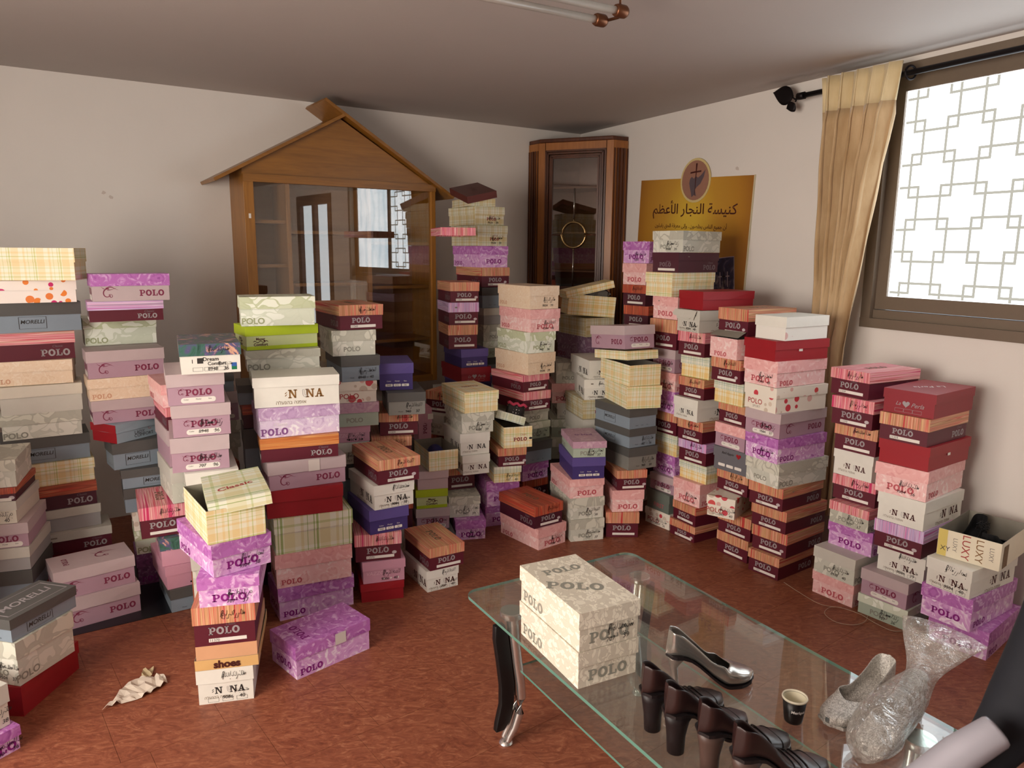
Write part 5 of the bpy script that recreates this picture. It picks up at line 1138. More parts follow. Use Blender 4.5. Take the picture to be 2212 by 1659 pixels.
# gable panel
mb = MB(); mb.prism([(xa + .001, zt_ - .005), (xb - .001, zt_ - .005), (xb - .001, zt_ - .003), (-1.992, 2.233), (xa + .001, 1.925)], .28, 'y', c=(0, -.285, 0)); o = part('gable_panel', mb, M_PINEX, cab)
P1('top_rail', M_PINEX, cab, (xa, xb + .0, d0 - .006, d0 + .0, zt_ - .03, zt_ + .012))
def board(p, q, th, y0, y1):
    mb = MB(); d = (Vector(q) - Vector(p)).normalized(); n = Vector((-d.y, d.x)) * th
    if n.y < 0: n = -n
    mb.prism([tuple(p), tuple(q), tuple(Vector(q) + n), tuple(Vector(p) + n)], y1 - y0, 'y', c=(0, y0, 0)); return mb
o = part('roof_board', board((-2.71, 1.845), (-1.975, 2.245), .018, -.335, -.003), M_PINEX, cab); bevel(o, .002)
o = part('roof_board', board((-1.28, 1.815), (-2.10, 2.318), .018, -.335, -.003), M_PINEX, cab); bevel(o, .002)
P1('glass_pane', M_GLASS, cab, (xa + .057, -1.93, d0 + .008, d0 + .012, zb_ + .042, zt_ - .032)); P1('glass_pane', M_GLASS, cab, (-1.96, xb - .032, d0 + .018, d0 + .022, zb_ + .042, zt_ - .032))
P1('white_peg', LABEL, cab, (xa + .022, xa + .034, d0 - .003, d0, 1.66, 1.685))
# ------------------------------------------------------------------ corner cabinet
W1 = PL(.474, .004, 0); W2 = PR(.598, .004, 0); A_ = W1 + V3(NL * .12, 0); B_ = W2 + V3(NR * .12, 0); CC = V3(CN + NL * .006 + NR * .006, 0)
cc = root('corner_cabinet', 'dark walnut corner cabinet with a glazed door and round brass ornament', 'cabinet', Matrix.Translation(A_))
HT = 2.24
def wp(mb, a, b, z0, z1, th):   # upright board between plan points, thickness to the left of a->b
    d = (b - a).normalized(); n = Vector((-d.y, d.x, 0)) * th; q = [a, b, b + n, a + n]; mb.prism([((p - A_).x, (p - A_).y) for p in q], z1 - z0, 'z', c=(0, 0, z0))
def cut(a, b, t): return a + (b - a) * t
mb = MB(); q = [CC, W1 + (W1 - A_) * .0, A_, B_, W2]; e = .02
cen = sum(q, Vector()) / 5
mb.prism([((cen + (p - cen) * 1.0 - A_).x, (cen + (p - cen) * 1.0 - A_).y) for p in q], .02, 'z', c=(0, 0, 0)); part('bottom_panel', mb, M_DARKW, cc)
mb = MB(); mb.prism([((p - A_).x, (p - A_).y) for p in (CC, W1, A_ + V3(NL * .012, 0), B_ + V3(NR * .012, 0), W2)], .028, 'z', c=(0, 0, HT)); o = part('cornice', mb, M_DARKW, cc); bevel(o, .006)
mb = MB(); wp(mb, CC, W1, .02, HT, .008) ; wp(mb, W2, CC, .02, HT, .008)
part('back_panel', mb, M_CABIN, cc)['kind'] = 'stuff'
for a, b in ((W1, A_), (B_, W2)):
    mb = MB(); wp(mb, a, b, .02, HT, .018); o = part('side_panel', mb, M_OAKF, cc)
    d = (b - a).normalized(); n = Vector((d.y, -d.x, 0))
    mb = MB()
    for t0, t1, pr in ((.02, .1, .004), (.22, .34, .006), (.42, .58, .010), (.66, .78, .006), (.9, .98, .004)): wp(mb, cut(a, b, t0) + n * pr, cut(a, b, t1) + n * pr, .06, HT - .05, pr + .004)
    o = part('moulding', mb, M_DARKW, cc); o['kind'] = 'stuff'
dr_ = part('door', MB(), M_OAKF, cc); mb = MB()
ZG0, ZG1 = 1.27, 2.115
for t0, t1, z0, z1 in ((0, .095, .03, HT), (.905, 1, .03, HT), (.095, .905, 2.19, HT), (.095, .905, .03, .12), (.095, .905, 1.1, 1.19)): wp(mb, cut(A_, B_, t0 + .004), cut(A_, B_, t1 - .004), z0, z1, .02)
dr_.data = mb.mesh('door', M_OAKF)
nD = Vector(((B_ - A_).normalized().y, -(B_ - A_).normalized().x, 0))
mb = MB()
for k, (e0, pr) in enumerate(((.095, .006), (.125, .012), (.155, .004), (.18, .008))):
    w = .022
    for t0, t1, z0, z1 in ((e0, e0 + w, 1.19 + (e0 - .095) * .55, 2.19 - (e0 - .095) * .55), (1 - e0 - w, 1 - e0, 1.19 + (e0 - .095) * .55, 2.19 - (e0 - .095) * .55), (e0, 1 - e0, 2.19 - (e0 - .095) * .55 - .012, 2.19 - (e0 - .095) * .55), (e0, 1 - e0, 1.19 + (e0 - .095) * .55, 1.202 + (e0 - .095) * .55)):
        wp(mb, cut(A_, B_, t0) + nD * pr, cut(A_, B_, t1) + nD * pr, z0, z1, pr + .012)
o = part('moulding', mb, M_DARKW, dr_); o['kind'] = 'stuff'
mb = MB(); wp(mb, cut(A_, B_, .2), cut(A_, B_, .8), 1.23, 2.15, .004); part('glass_pane', mb, M_GLASS2, dr_)
mb = MB(); wp(mb, cut(A_, B_, .1) , cut(A_, B_, .9), .12, 1.1, .014); part('lower_panel', mb, M_DARKW, dr_)
cx = cut(A_, B_, .5) + nD * .006 - A_; mb = MB(); dd = (B_ - A_).normalized()
mb.tube([cx + dd * math.cos(t) * .088 + Vector((0, 0, 1.61 + .088 * math.sin(t))) for t in [k * 2 * math.pi / 28 for k in range(29)]], .009, 8); part('ring_ornament', mb, M_BRASS, dr_)
for z0, z1 in ((1.25, 1.52), (1.70, 1.93)):
    mb = MB(); mb.tube([cx + Vector((0, 0, z0)), cx + Vector((0, 0, z1))], .004, 6); part('lead_strip', mb, M_CHROME, dr_)
for s in (-1, 1):
    mb = MB(); mb.tube([cx + dd * s * .095 + Vector((0, 0, 1.61)), cx + dd * s * .165 + Vector((0, 0, 1.61))], .005, 6); part('lead_strip', mb, M_DARKW, dr_)
for z in (1.35, 1.62, 1.93):
    mb = MB(); qq = [cut(CC, p, .93) - A_ for p in (CC, W1, A_, B_, W2)]; mb.prism([(p.x, p.y) for p in qq], .012, 'z', c=(0, 0, z)); part('shelf', mb, M_CABIN, cc)
# ------------------------------------------------------------------ poster on the right wall
def poster_mat():
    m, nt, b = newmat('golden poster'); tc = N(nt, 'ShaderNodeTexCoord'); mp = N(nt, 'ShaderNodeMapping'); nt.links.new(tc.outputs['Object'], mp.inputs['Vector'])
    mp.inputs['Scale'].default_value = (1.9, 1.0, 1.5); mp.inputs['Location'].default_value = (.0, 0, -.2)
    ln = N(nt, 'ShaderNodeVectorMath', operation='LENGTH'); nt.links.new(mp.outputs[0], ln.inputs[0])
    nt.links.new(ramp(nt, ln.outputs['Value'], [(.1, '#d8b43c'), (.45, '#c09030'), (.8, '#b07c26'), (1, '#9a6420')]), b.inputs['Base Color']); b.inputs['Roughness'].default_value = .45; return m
MPO = Matrix.Translation(PR(1.24, .006, 1.56)) @ Matrix.Rotation(YAW_R, 4, 'Z') @ Matrix.Rotation(R(2.5), 4, 'Y')
po = root('poster', 'golden yellow poster with an arabic heading and round cross emblem', 'poster', MPO)
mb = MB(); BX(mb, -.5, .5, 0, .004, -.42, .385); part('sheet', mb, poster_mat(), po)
mb = MB(); BX(mb, .5, .508, -.001, .005, -.42, .387); part('border', mb, flat('pale poster edge', '#c9c0a0', .6), po)
mb = MB(); mb.prism([(math.cos(t) * .132, math.sin(t) * .132) for t in [k * .2094 for k in range(30)]], .004, 'y', c=(.03, -.0045, .37)); part('emblem_rim', mb, flat('cream emblem rim', '#d8c488', .6), po)
emb = MB(); emb.prism([(math.cos(t) * .118, math.sin(t) * .118) for t in [k * .2094 for k in range(30)]], .001, 'y', c=(.03, -.006, .37)); emb = part('emblem', emb, flat('dusky rose print', '#a07460', .6), po)
def flatp(name, pts, mat, par, y, c=(0, 0)):
    mb = MB(); mb.face([(a + c[0], y, b + c[1]) for a, b in pts]); return part(name, mb, mat, par)
dove = [(-.045, .02), (-.03, .032), (-.012, .02), (.005, .035), (.025, .025), (.05, .04), (.085, .072), (.075, .03), (.05, -.01), (.02, -.03), (.005, -.045), (.02, -.085), (-.0, -.075), (-.02, -.09), (-.03, -.06), (-.042, -.03), (-.05, -.005)]
flatp('dove_print', dove, flat('grey dove print', '#5f5258', .6), emb, -.0066, (.03, .36))
flatp('cross_print', [(-.006, .10), (.008, .10), (.005, .055), (.045, .058), (.045, .048), (.005, .045), (.002, -.09), (-.002, -.09), (-.003, .045), (-.05, .04), (-.05, .05), (-.004, .055)], INK['brown'], emb, -.0072, (.035, .37))
def ptext(s, cx_, cz, h_, mat, par, y, stretch=1):
    o = bpy.data.objects.new('lettering', withmat(txt(s, 0, .012), mat)); COL.objects.link(o); o.parent = par
    o.matrix_local = Matrix(((1, 0, 0, cx_), (0, 0, -1, y), (0, 1, 0, cz), (0, 0, 0, 1))) @ Matrix.Diagonal((h_ * stretch, h_, h_, 1)); return o
ptext(arabic('كنيسة النجار الأعظم'), .02, .195, .115, INK['brown'], po, -.0008, 1.15)
ptext(arabic('أن جميع الناس يخلصون . وإلى معرفة الحق يقبلون'), .0, .095, .045, INK['brown'], po, -.0008)
def photo_mat():
    m, nt, b = newmat('dark blue photo print'); v = objvec(nt); n = noise(nt, v, 14, 4, .6, 1)
    nt.links.new(ramp(nt, n, [(.35, '#1c1e34'), (.5, '#2c3050'), (.6, '#6c6874'), (.72, '#b0a898')]), b.inputs['Base Color']); b.inputs['Roughness'].default_value = .4; return m
M_PH = photo_mat()
def photo(cx_, cz, w, h_, a):
    o = root_ = part('photo_print', MB(), M_PH, po); mb = MB(); mb.face([(-w / 2, 0, -h_ / 2), (w / 2, 0, -h_ / 2), (w / 2, 0, h_ / 2), (-w / 2, 0, h_ / 2)]); o.data = mb.mesh('photo_print', M_PH)
    o.matrix_local = Matrix.Translation((cx_, -.0016, cz)) @ Matrix.Rotation(R(a), 4, 'Y')
    mb = MB(); fr = [(-w / 2, -h_ / 2, w / 2, -h_ / 2 + .004), (-w / 2, h_ / 2 - .004, w / 2, h_ / 2), (-w / 2, -h_ / 2, -w / 2 + .004, h_ / 2), (w / 2 - .004, -h_ / 2, w / 2, h_ / 2)]
    for x0, z0, x1, z1 in fr: mb.face([(x0, -.0006, z0), (x1, -.0006, z0), (x1, -.0006, z1), (x0, -.0006, z1)])
    f = part('photo_border', mb, INK['pale'], o)
    for dx in (-.03, .0, .03):
        flatp('cross_print', [(dx - .003, -.05), (dx + .003, -.05), (dx + .003, .01), (dx + .015, .01), (dx + .015, .016), (dx + .003, .016), (dx + .003, .04), (dx - .003, .04), (dx - .003, .016), (dx - .015, .016), (dx - .015, .01), (dx - .003, .01)], INKB if dx == 0 else INK['pale'], o, -.0008)
photo(.34, -.2, .17, .25, -8); photo(-.38, -.12, .15, .2, 12); photo(.0, -.2, .5, .26, 0)
# ------------------------------------------------------------------ curtain and rod
def cloth(name, a, b_, rough=.8):
    m, nt, b = newmat(name); v = objvec(nt, 1, 1, .25); n = noise(nt, v, 12, 5, .6)
    nt.links.new(ramp(nt, n, [(.3, a), (.7, b_)]), b.inputs['Base Color']); b.inputs['Roughness'].default_value = rough
    b.inputs['Sheen Weight'].default_value = .3; bump(nt, b, noise(nt, objvec(nt, 1, 1, 1), 260, 2), .2, .0008); return m
MRW = Matrix.Translation(PR(0, 0, 0)) @ Matrix.Rotation(YAW_R, 4, 'Z')
cur = root('curtain', 'beige gold curtain gathered beside the frosted window', 'curtain', MRW)
rows = 40; cols = 90; rings = []
for i in range(rows + 1):
    z = 2.315 - i / rows * 2.1; t = (2.315 - z)
    s0 = 2.285 + .10 * min(1, t / .9) ** 1.3 * 0 + (.03 * math.sin(t * 1.2)) + .04 * min(1, t / 1.2) ; s1 = 2.70 - .10 * min(1, t / .4) * .6 - .12 * min(1, max(0, t - .35) / .9)
    amp = .034 * (.85 + .15 * math.sin(t * 3)); rg = []
    for j in range(cols + 1):
        f = j / cols; ph = f * 5.5 * 2 * math.pi + .35 * math.sin(t * 2 + f * 4)
        y = -.155 + 1.4 * amp * math.sin(ph) * (.8 + .2 * math.sin(f * 7 + t)) * (.6 if i < 4 else 1) ; x = s0 + (s1 - s0) * f + .012 * math.sin(ph * 2 + t)
        rg.append((x, y + .003 * math.sin(t * 17 + f * 31), z))
    rings.append(rg)
M_CUR = cloth('beige gold curtain', '#a8895e', '#cdb28a'); M_CURT = cloth('pale curtain heading', '#c4ae80', '#dccba2')
mb = MB(); mb.loft(rings[3:], False, False); o = part('drape', mb, M_CUR, cur); o.modifiers.new('s', 'SOLIDIFY').thickness = .0015
mb = MB(); mb.loft(rings[:4], False, False); o = part('heading_band', mb, M_CURT, cur); o.modifiers.new('s', 'SOLIDIFY').thickness = .0022
for s in (2.315, 2.69):
    mb = MB(); mb.tube([(s + .006 * math.cos(t), -.085 + .028 * math.cos(t), 2.272 + .028 * math.sin(t)) for t in [k * 2 * math.pi / 20 for k in range(21)]], .005, 6); part('eyelet_ring', mb, M_IRON, cur)
rod = root('curtain_rod', 'dark iron curtain rod with leaf shaped finial', 'curtain rod', MRW)
mb = MB(); mb.tube([(2.13, -.085, 2.272), (4.4, -.085, 2.272)], .013, 12); part('rod', mb, M_IRON, rod)
mb = MB(); mb.tube([(2.09, -.085, 2.272), (2.13, -.085, 2.272)], .018, 12); part('end_collar', mb, M_IRON, rod)
for s in (2.40, 4.2): 
    mb = MB(); BX(mb, s - .008, s + .008, -.085, -.001, 2.262, 2.282); BX(mb, s - .02, s + .02, -.006, -.001, 2.24, 2.30); part('bracket', mb, M_IRON, rod)
def leaf(mb, c, L_, W_, a, curl=.02):
    n = 12; rings = []
    for i in range(n + 1):
        t = i / n; w = W_ * math.sin(math.pi * t ** .8) + .0006; x = -t * L_; zc = curl * t * t
        rings.append([(c[0] + x * math.cos(a) - (q * w) * math.sin(a), c[1] - .004 * (1 - abs(q)) , c[2] + x * math.sin(a) + (q * w) * math.cos(a) + zc) for q in (-1, -.5, 0, .5, 1)])
    mb.loft(rings, False, False)
for nm, c, l, w, a in (('leaf', (2.06, -.085, 2.280), .135, .046, R(-8)), ('small_leaf', (2.075, -.085, 2.240), .065, .030, R(32))):
    mb = MB(); leaf(mb, c, l, w, a); o = part(nm, mb, M_IRON, rod); o.modifiers.new('s', 'SOLIDIFY').thickness = .008
mb = MB(); mb.tube([(2.09, -.085, 2.272), (2.072, -.085, 2.262), (2.055, -.085, 2.275)], .004, 6); mb.tube([(2.09, -.085, 2.272), (2.075, -.085, 2.25)], .004, 6); part('stem', mb, M_IRON, rod)
# ------------------------------------------------------------------ ceiling lamp: two tubes with bronze caps
lp = root('ceiling_tube_lamp', 'unlit ceiling lamp of two glass tubes with bronze end caps', 'lamp', Matrix.Translation((.337, 2.559, CEIL)))
ldir = Vector((-.862, -.506, 0)); M_TUBE = flat('white tube glass', '#c8c0b4', .25)
for k, (px_, py_) in enumerate(((0, 0), (-.055, .097))):
    st_ = Vector((px_, py_, -.10)); mb = MB(); mb.tube([st_, st_ + ldir * 1.2], .0125, 12); part('tube', mb, M_TUBE, lp)
    for q, s in ((0, 1), (1.2, -1)):
        c = st_ + ldir * q; mb = MB(); pp = [c - ldir * s * .028, c - ldir * s * .026, c - ldir * s * .018, c + ldir * s * .012, c + ldir * s * .02]; mb.tube(pp, [.006, .016, .0205, .0205, .017], 16); part('end_cap', mb, M_BRONZE, lp)
for q in (0, 1.2):
    c = Vector((0, 0, -.10)) + ldir * q; e = Vector((-.055, .097, -.10)) + ldir * q; off = -ldir * (.02 if q == 0 else -.02)
    mb = MB(); mb.tube([c + off, (c + e) / 2 + off * 1.8 + Vector((0, 0, .0)), e + off], .005, 6); part('connector', mb, M_BRONZE, lp)
    mb = MB(); mb.tube([c + Vector((0, 0, .018)), c + Vector((0, 0, .0995))], .004, 6); part('stem', mb, M_BRONZE, lp)
# ------------------------------------------------------------------ glass table
ZT = .45; LT = Vector((-.147, 2.159)); BT = Vector((.422, 2.493)); u1 = (BT - LT).normalized(); d1_ = Vector((u1.y, -u1.x)); WT = (BT - LT).length; LTt = 1.28
MT = Matrix(((u1.x, d1_.x, 0, LT.x), (u1.y, d1_.y, 0, LT.y), (0, 0, 1, 0), (0, 0, 0, 1)))
# local: x across, y along the table towards the camera (left handed pair is avoided by flipping y)
MT = Matrix(((u1.x, -d1_.x, 0, LT.x), (u1.y, -d1_.y, 0, LT.y), (0, 0, 1, 0), (0, 0, 0, 1)))
tb = root('glass_coffee_table', 'glass coffee table with chrome and black curved legs', 'table', MT)
def rpoly(x0, x1, y0, y1, r, n=8):
    P = []
    for cx_, cy_, a in ((x1 - r, y1 - r, 0), (x0 + r, y1 - r, 90), (x0 + r, y0 + r, 180), (x1 - r, y0 + r, 270)): P += [(cx_ + r * math.cos(R(a + 90 * k / n)), cy_ + r * math.sin(R(a + 90 * k / n))) for k in range(n + 1)]
    return P
def glass_sheet(name, x0, x1, y0, y1, r, z0, z1, par):
    P = rpoly(x0, x1, y0, y1, r); mb = MB(); mb.prism(P, z1 - z0, 'z', c=(0, 0, z0)); me = mb.mesh(name, [M_TOP, M_EDGE])
    for p in me.polygons:
        if abs(p.normal.z) < .5: p.material_index = 1
    return part(name, me, None, par)
glass_sheet('table_top', 0, WT, -LTt, 0, .045, ZT - .009, ZT, tb)
glass_sheet('lower_shelf', .10, WT - .10, -LTt + .16, -.16, .02, .245, .252, tb)
def tleg(x, y, sx):
    l = part('leg', MB(), M_CHROME, tb); mb = MB()
    mb.lathe([(0, ZT - .0095), (.034, ZT - .0095), (.036, ZT - .016), (.034, ZT - .03), (.012, ZT - .032), (0, ZT - .032)], 24)
    prof = [(0, ZT - .03), (-.004, .36), (-.014, .28), (-.026, .20), (-.030, .15), (-.024, .10), (-.008, .055), (.010, .028), (.016, .016)]
    for dy in (-.013, .013): mb.tube([(-sx * a * -1 * -1 if False else -sx * -a * -1, dy, z) for a, z in prof], [.0155, .0155, .015, .0145, .014, .0135, .012, .010, .009], 12)
    mb.lathe([(0, 0), (.02, .0), (.022, .006), (.018, .012), (.008, .018), (0, .018)], 18, (sx * .016 * -1, 0, 0))
    l.data = mb.mesh('leg', M_LEG, fix=True); l.matrix_local = Matrix.Translation((x, y, 0))
    for p in l.data.polygons: p.use_smooth = True
    l.modifiers.new('e', 'EDGE_SPLIT').split_angle = R(40)
    mb = MB(); pr = [(.012, .405), (.006, .36), (-.006, .28), (-.016, .20), (-.016, .14), (-.002, .08), (.010, .055)]; w = [.018, .026, .026, .026, .026, .026, .016]
    rg = []
    for (a, z), ww in zip(pr, w): 
        cxx = -sx * (a + .032); rg.append([(cxx - ww * .9, -.011, z), (cxx + ww * .9, -.011, z), (cxx + ww * .9, .011, z), (cxx - ww * .9, .011, z)])
    mb.loft(rg, True, True, True); o = part('leg_panel', mb, M_BLACK, l, 'black curved leg panel'); bevel(o, .004)
for x, y, sx in ((.082, -.160, 1), (WT - .085, -.160, -1), (.082, -LTt + .16, 1), (WT - .085, -LTt + .16, -1)): tleg(x, y, sx)
# ------------------------------------------------------------------ shoes
def leather(name, col, rough=.3, metal=0, **k): return flat(name, col, rough, metal, nz=.12, sc=25, **k)
M_BROWN = leather('dark brown leather', '#2c1a19', .3, Coat_Weight=.0) if False else flat('dark brown leather', '#2b1a19', .3, 0, .5, .1, 30)
M_SOLE = flat('dark sole', '#171012', .5); M_HEEL2 = flat('taupe heel leather', '#4c3a34', .45); M_SILV = flat('silver leather', '#b4b0aa', .22, .85, nz=.05, sc=12); M_LIN = flat('grey shoe lining', '#6e6a68', .6)
def glitter():
    m, nt, b = newmat('silver glitter'); v = objvec(nt); vo = voro(nt, v, 700); n = noise(nt, v, 45, 3, .6, 3.0)
    nt.links.new(mixc(nt, .6, ramp(nt, vo.outputs['Color'], [(.2, '#6c6864'), (.6, '#c8c4bc'), (.9, '#ffffff')]), ramp(nt, n, [(.4, '#9a958e'), (.5, '#e6e2da'), (.6, '#a8a49c')])), b.inputs['Base Color'])
    b.inputs['Metallic'].default_value = .45; b.inputs['Roughness'].default_value = .3; bump(nt, b, vo.outputs['Distance'], .8, .001); return m
M_GLIT = glitter()
def shoe(name, label, heel_xy, toe_xy, z0, up, lining, heel_mat, hh, style, group=None, toe=.036, cutlow=0, L_=None):
    h0 = Vector(heel_xy); t0 = Vector(toe_xy); d = (t0 - h0); L = L_ or (d.length + .035); a = math.atan2(d.y, d.x); d.normalize(); o0 = h0 - d * .035
    r = root(name, label, 'shoe', Matrix.Translation((o0.x, o0.y, z0)) @ Matrix.Rotation(a, 4, 'Z'), group)
    T = [0, .012, .04, .09, .16, .25, .34, .43, .51, .57, .61, .645, .68, .74, .81, .88, .94, .98, 1.0]
    def S(a, b, t): t = max(0, min(1, (t - a) / (b - a))); return t * t * (3 - 2 * t)
    def lerp(tab, t):
        for (a, va), (b, vb) in zip(tab[:-1], tab[1:]):
            if t <= b: f = (t - a) / (b - a); f = f * f * (3 - 2 * f); return va + (vb - va) * f
        return tab[-1][1]
    zs = lambda t: hh * (1 - S(.14, .70, t)) + .004 + .006 * S(.85, 1, t)
    wd = lambda t: lerp([(0, .0), (.04, .022), (.12, .029), (.3, .027), (.45, .029), (.68, .041), (.82, .039), (.93, toe * .8), (1, .006)], t)
    top = lambda t: lerp([(0, .062), (.1, .058), (.3, .040), (.5, .036), (.6, .046), (.72, .044), (.88, .032), (1, .018)], t)
    vampend = {'oxford': .50, 'pump': .72, 'flat': .72}[style]
    op = lambda t: R(82) * (1 - S(vampend - .13, vampend, t)) if t < vampend else 0
    n = 18; rings = []
    for t in T:
        w = wd(t); o_ = op(t); H = top(t); Hf = H * (1 if o_ < .01 else 2 / (1 + math.cos(o_)) if o_ < R(60) else 2 / (1 + math.cos(o_)))
        Hf = min(Hf, .125); rg = []
        x = t * L - (.004 if t == 0 else 0)
        for k in range(n + 1):
            ph = o_ + (2 * math.pi - 2 * o_) * k / n; sy = math.sin(ph); cz = math.cos(ph)
            y = w * math.copysign(abs(sy) ** .62, sy); zz = Hf / 2 * (1 + math.copysign(abs(cz) ** .75, cz))
            if o_ > R(60): y *= 1 - .12 * (zz / H)
            rg.append((x + (.006 * (zz / H) if t < .03 else 0), y, zs(t) + zz))
        rings.append(rg)
    mb = MB(); mb.loft(rings, False, False); me_ = mb.mesh('upper', up, fix=False)
    bm = bmesh.new(); bm.from_mesh(me_); bmesh.ops.remove_doubles(bm, verts=bm.verts, dist=.0006); bmesh.ops.recalc_face_normals(bm, faces=bm.faces); bm.to_mesh(me_); bm.free()
    up_ = part('upper', me_, None, r)
    up_.data.materials.append(lining); s = up_.modifiers.new('s', 'SOLIDIFY'); s.thickness = .0025; s.offset = -1; s.material_offset = 0; subsurf(up_, 1)
    rg = []
    for t in T:
        w = wd(t) * .93 + .002; z = zs(t); rg.append([(t * L, -w, z + .004), (t * L, w, z + .004), (t * L, w, z - .003), (t * L, -w, z - .003)])
    mb = MB(); mb.loft(rg, True, True, False); part('sole', mb, M_SOLE if style != 'flat' else up, r)
    # heel
    if style == 'flat': secs = [(0, .034, .034, .027), (.5, .036, .030, .025), (1, .036, .028, .023)]
    elif style == 'pump': secs = [(0, .034, .032, .026), (.15, .026, .020, .020), (.4, .022, .010, .010), (.8, .027, .007, .007), (1, .029, .0075, .0075)]
    else: secs = [(0, .037, .035, .028), (.25, .034, .027, .024), (.6, .033, .021, .019), (1, .034, .019, .018)]
    rg = []; Nn = 16
    for f, cx_, rx, ry in secs:
        z = (hh + .004) * (1 - f)
        ring = []
        for k in range(Nn):
            q = 2 * math.pi * k / Nn; x = cx_ + rx * math.cos(q); zz = z
            if f == 0: zz = zs(max(0, x / L)) + .001
            ring.append((x, ry * math.sin(q), zz))
        rg.append(ring)
    mb = MB(); mb.loft(rg, True, True); o = part('heel', mb, heel_mat, r)
    if style == 'oxford':
        for t in (.56, .63, .70):
            i = t; w = wd(t); H = top(t); mb = MB(); P = []
            for k in range(9):
                ph = R(-70 + 140 * k / 8); sy = math.sin(ph); cz = math.cos(ph); P.append((t * L + .012 * (k / 8 - .5), w * 1.03 * math.copysign(abs(sy) ** .62, sy), zs(t) + H / 2 * (1 + abs(cz) ** .75) + .001))
            mb.tube(P, .0016, 6); part('lace', mb, M_SOLE, r)
        mb = MB(); P = []
        for k in range(11):
            ph = R(-85 + 170 * k / 10); t = .80 + .03 * math.cos(ph * 1.2); w = wd(t); H = top(t); sy = math.sin(ph); cz = math.cos(ph); P.append((t * L, w * 1.01 * math.copysign(abs(sy) ** .62, sy), zs(t) + H / 2 * (1 + abs(cz) ** .75) + .0004))
        mb.tube(P, .0012, 6); part('toe_seam', mb, M_SOLE, r)
    return r
GB = 'dark brown heeled shoes in a row'
SH = [((.321, 1.494), (.499, 1.592), 'dark brown heeled shoe nearest the cream boxes on the glass table'), ((.357, 1.420), (.533, 1.516), 'second dark brown heeled shoe from the cream boxes'),
      ((.413, 1.359), (.603, 1.443), 'dark brown heeled shoe with taupe heel in the middle of the row'), ((.462, 1.285), (.652, 1.362), 'front dark brown heeled shoe with taupe heel, nearest the picture edge')]
for k, (a, b, l) in enumerate(SH): shoe('heeled_shoe', l, a, b, ZT + .0006, M_BROWN, M_SOLE, M_SOLE if k < 2 else M_HEEL2, .092, 'oxford', GB)
shoe('pump_shoe', 'single shiny silver high heel pump lying behind the brown shoes', (.416, 1.668), (.606, 1.690), ZT + .0006, M_SILV, M_LIN, M_SILV, .078, 'pump', None, .034)
shoe('glitter_shoe', 'silver glitter shoe beside the paper cup, outside the bag', (.885, 1.612), (.712, 1.500), ZT + .0006, M_GLIT, M_LIN, M_GLIT, .036, 'flat', 'silver glitter shoes', .042)
shoe('glitter_shoe', 'silver glitter shoe inside the clear plastic bag', (.925, 1.545), (.752, 1.402), ZT + .0015, M_GLIT, M_LIN, M_GLIT, .036, 'flat', 'silver glitter shoes', .042)
# clear bag around the second glitter shoe
def plastic():
    m, nt, b = newmat('clear crumpled plastic'); nt.nodes.remove(b)
    tr = N(nt, 'ShaderNodeBsdfTransparent'); tr.inputs[0].default_value = (.93, .93, .92, 1); gl = N(nt, 'ShaderNodeBsdfGlossy'); gl.inputs['Roughness'].default_value = .08
    df = N(nt, 'ShaderNodeBsdfDiffuse'); df.inputs[0].default_value = srgb('#cfc8c0')
    v = objvec(nt); n = noise(nt, v, 26, 4, .6, 1.5); bm_ = N(nt, 'ShaderNodeBump'); bm_.inputs['Strength'].default_value = .9; bm_.inputs['Distance'].default_value = .03; nt.links.new(n, bm_.inputs['Height']); nt.links.new(bm_.outputs[0], gl.inputs['Normal'])
    lw = N(nt, 'ShaderNodeLayerWeight'); lw.inputs[0].default_value = .35; nt.links.new(bm_.outputs[0], lw.inputs['Normal'])
    f = math_(nt, 'ADD', math_(nt, 'MULTIPLY', lw.outputs[1], .7), .08)
    m1 = N(nt, 'ShaderNodeMixShader'); nt.links.new(f, m1.inputs[0]); nt.links.new(tr.outputs[0], m1.inputs[1]); nt.links.new(gl.outputs[0], m1.inputs[2])
    m2 = N(nt, 'ShaderNodeMixShader'); m2.inputs[0].default_value = .2; nt.links.new(m1.outputs[0], m2.inputs[1]); nt.links.new(df.outputs[0], m2.inputs[2]); nt.links.new(m2.outputs[0], nt.nodes['Material Output'].inputs[0]); return m
M_BAG = plastic()
ax = Vector((.925 - .752, 1.545 - 1.402, 0)).normalized(); sd = Vector((-ax.y, ax.x, 0)); tp = Vector((.742, 1.393, 0))
rnd = random.Random(5); rings = []
prof = [(-.012, .008, .006, .012), (-.006, .035, .025, .028), (.03, .052, .042, .045), (.09, .054, .058, .062), (.15, .046, .058, .066), (.20, .040, .062, .072), (.245, .034, .055, .082), (.272, .030, .034, .095), (.295, .045, .028, .118), (.325, .066, .034, .140), (.355, .085, .03, .158), (.37, .092, .02, .165)]
for x, ry, rz, cz in prof:
    rg = []
    for k in range(28):
        q = 2 * math.pi * k / 28; j = 1 + rnd.uniform(-.07, .07) * (1 if x > 0 else 0)
        z = ZT + .002 + max(0, cz - ZT * 0 + rz * math.sin(q) * j) if x < .26 else ZT + cz + rz * math.sin(q) * j
        if x < .26: z = max(ZT + .0012, ZT + cz - .0 + rz * math.sin(q) * j - (cz - rz) * .9)
        p = tp + ax * (x + rnd.uniform(-.004, .004)) + sd * ry * math.cos(q) * j; rg.append((p.x, p.y, z))
    rings.append(rg)
mb = MB(); mb.loft(rings, True, False); bag = part('plastic_bag', mb, M_BAG); tag(bag, 'clear crumpled plastic bag around a silver glitter shoe', 'plastic bag'); subsurf(bag, 1)
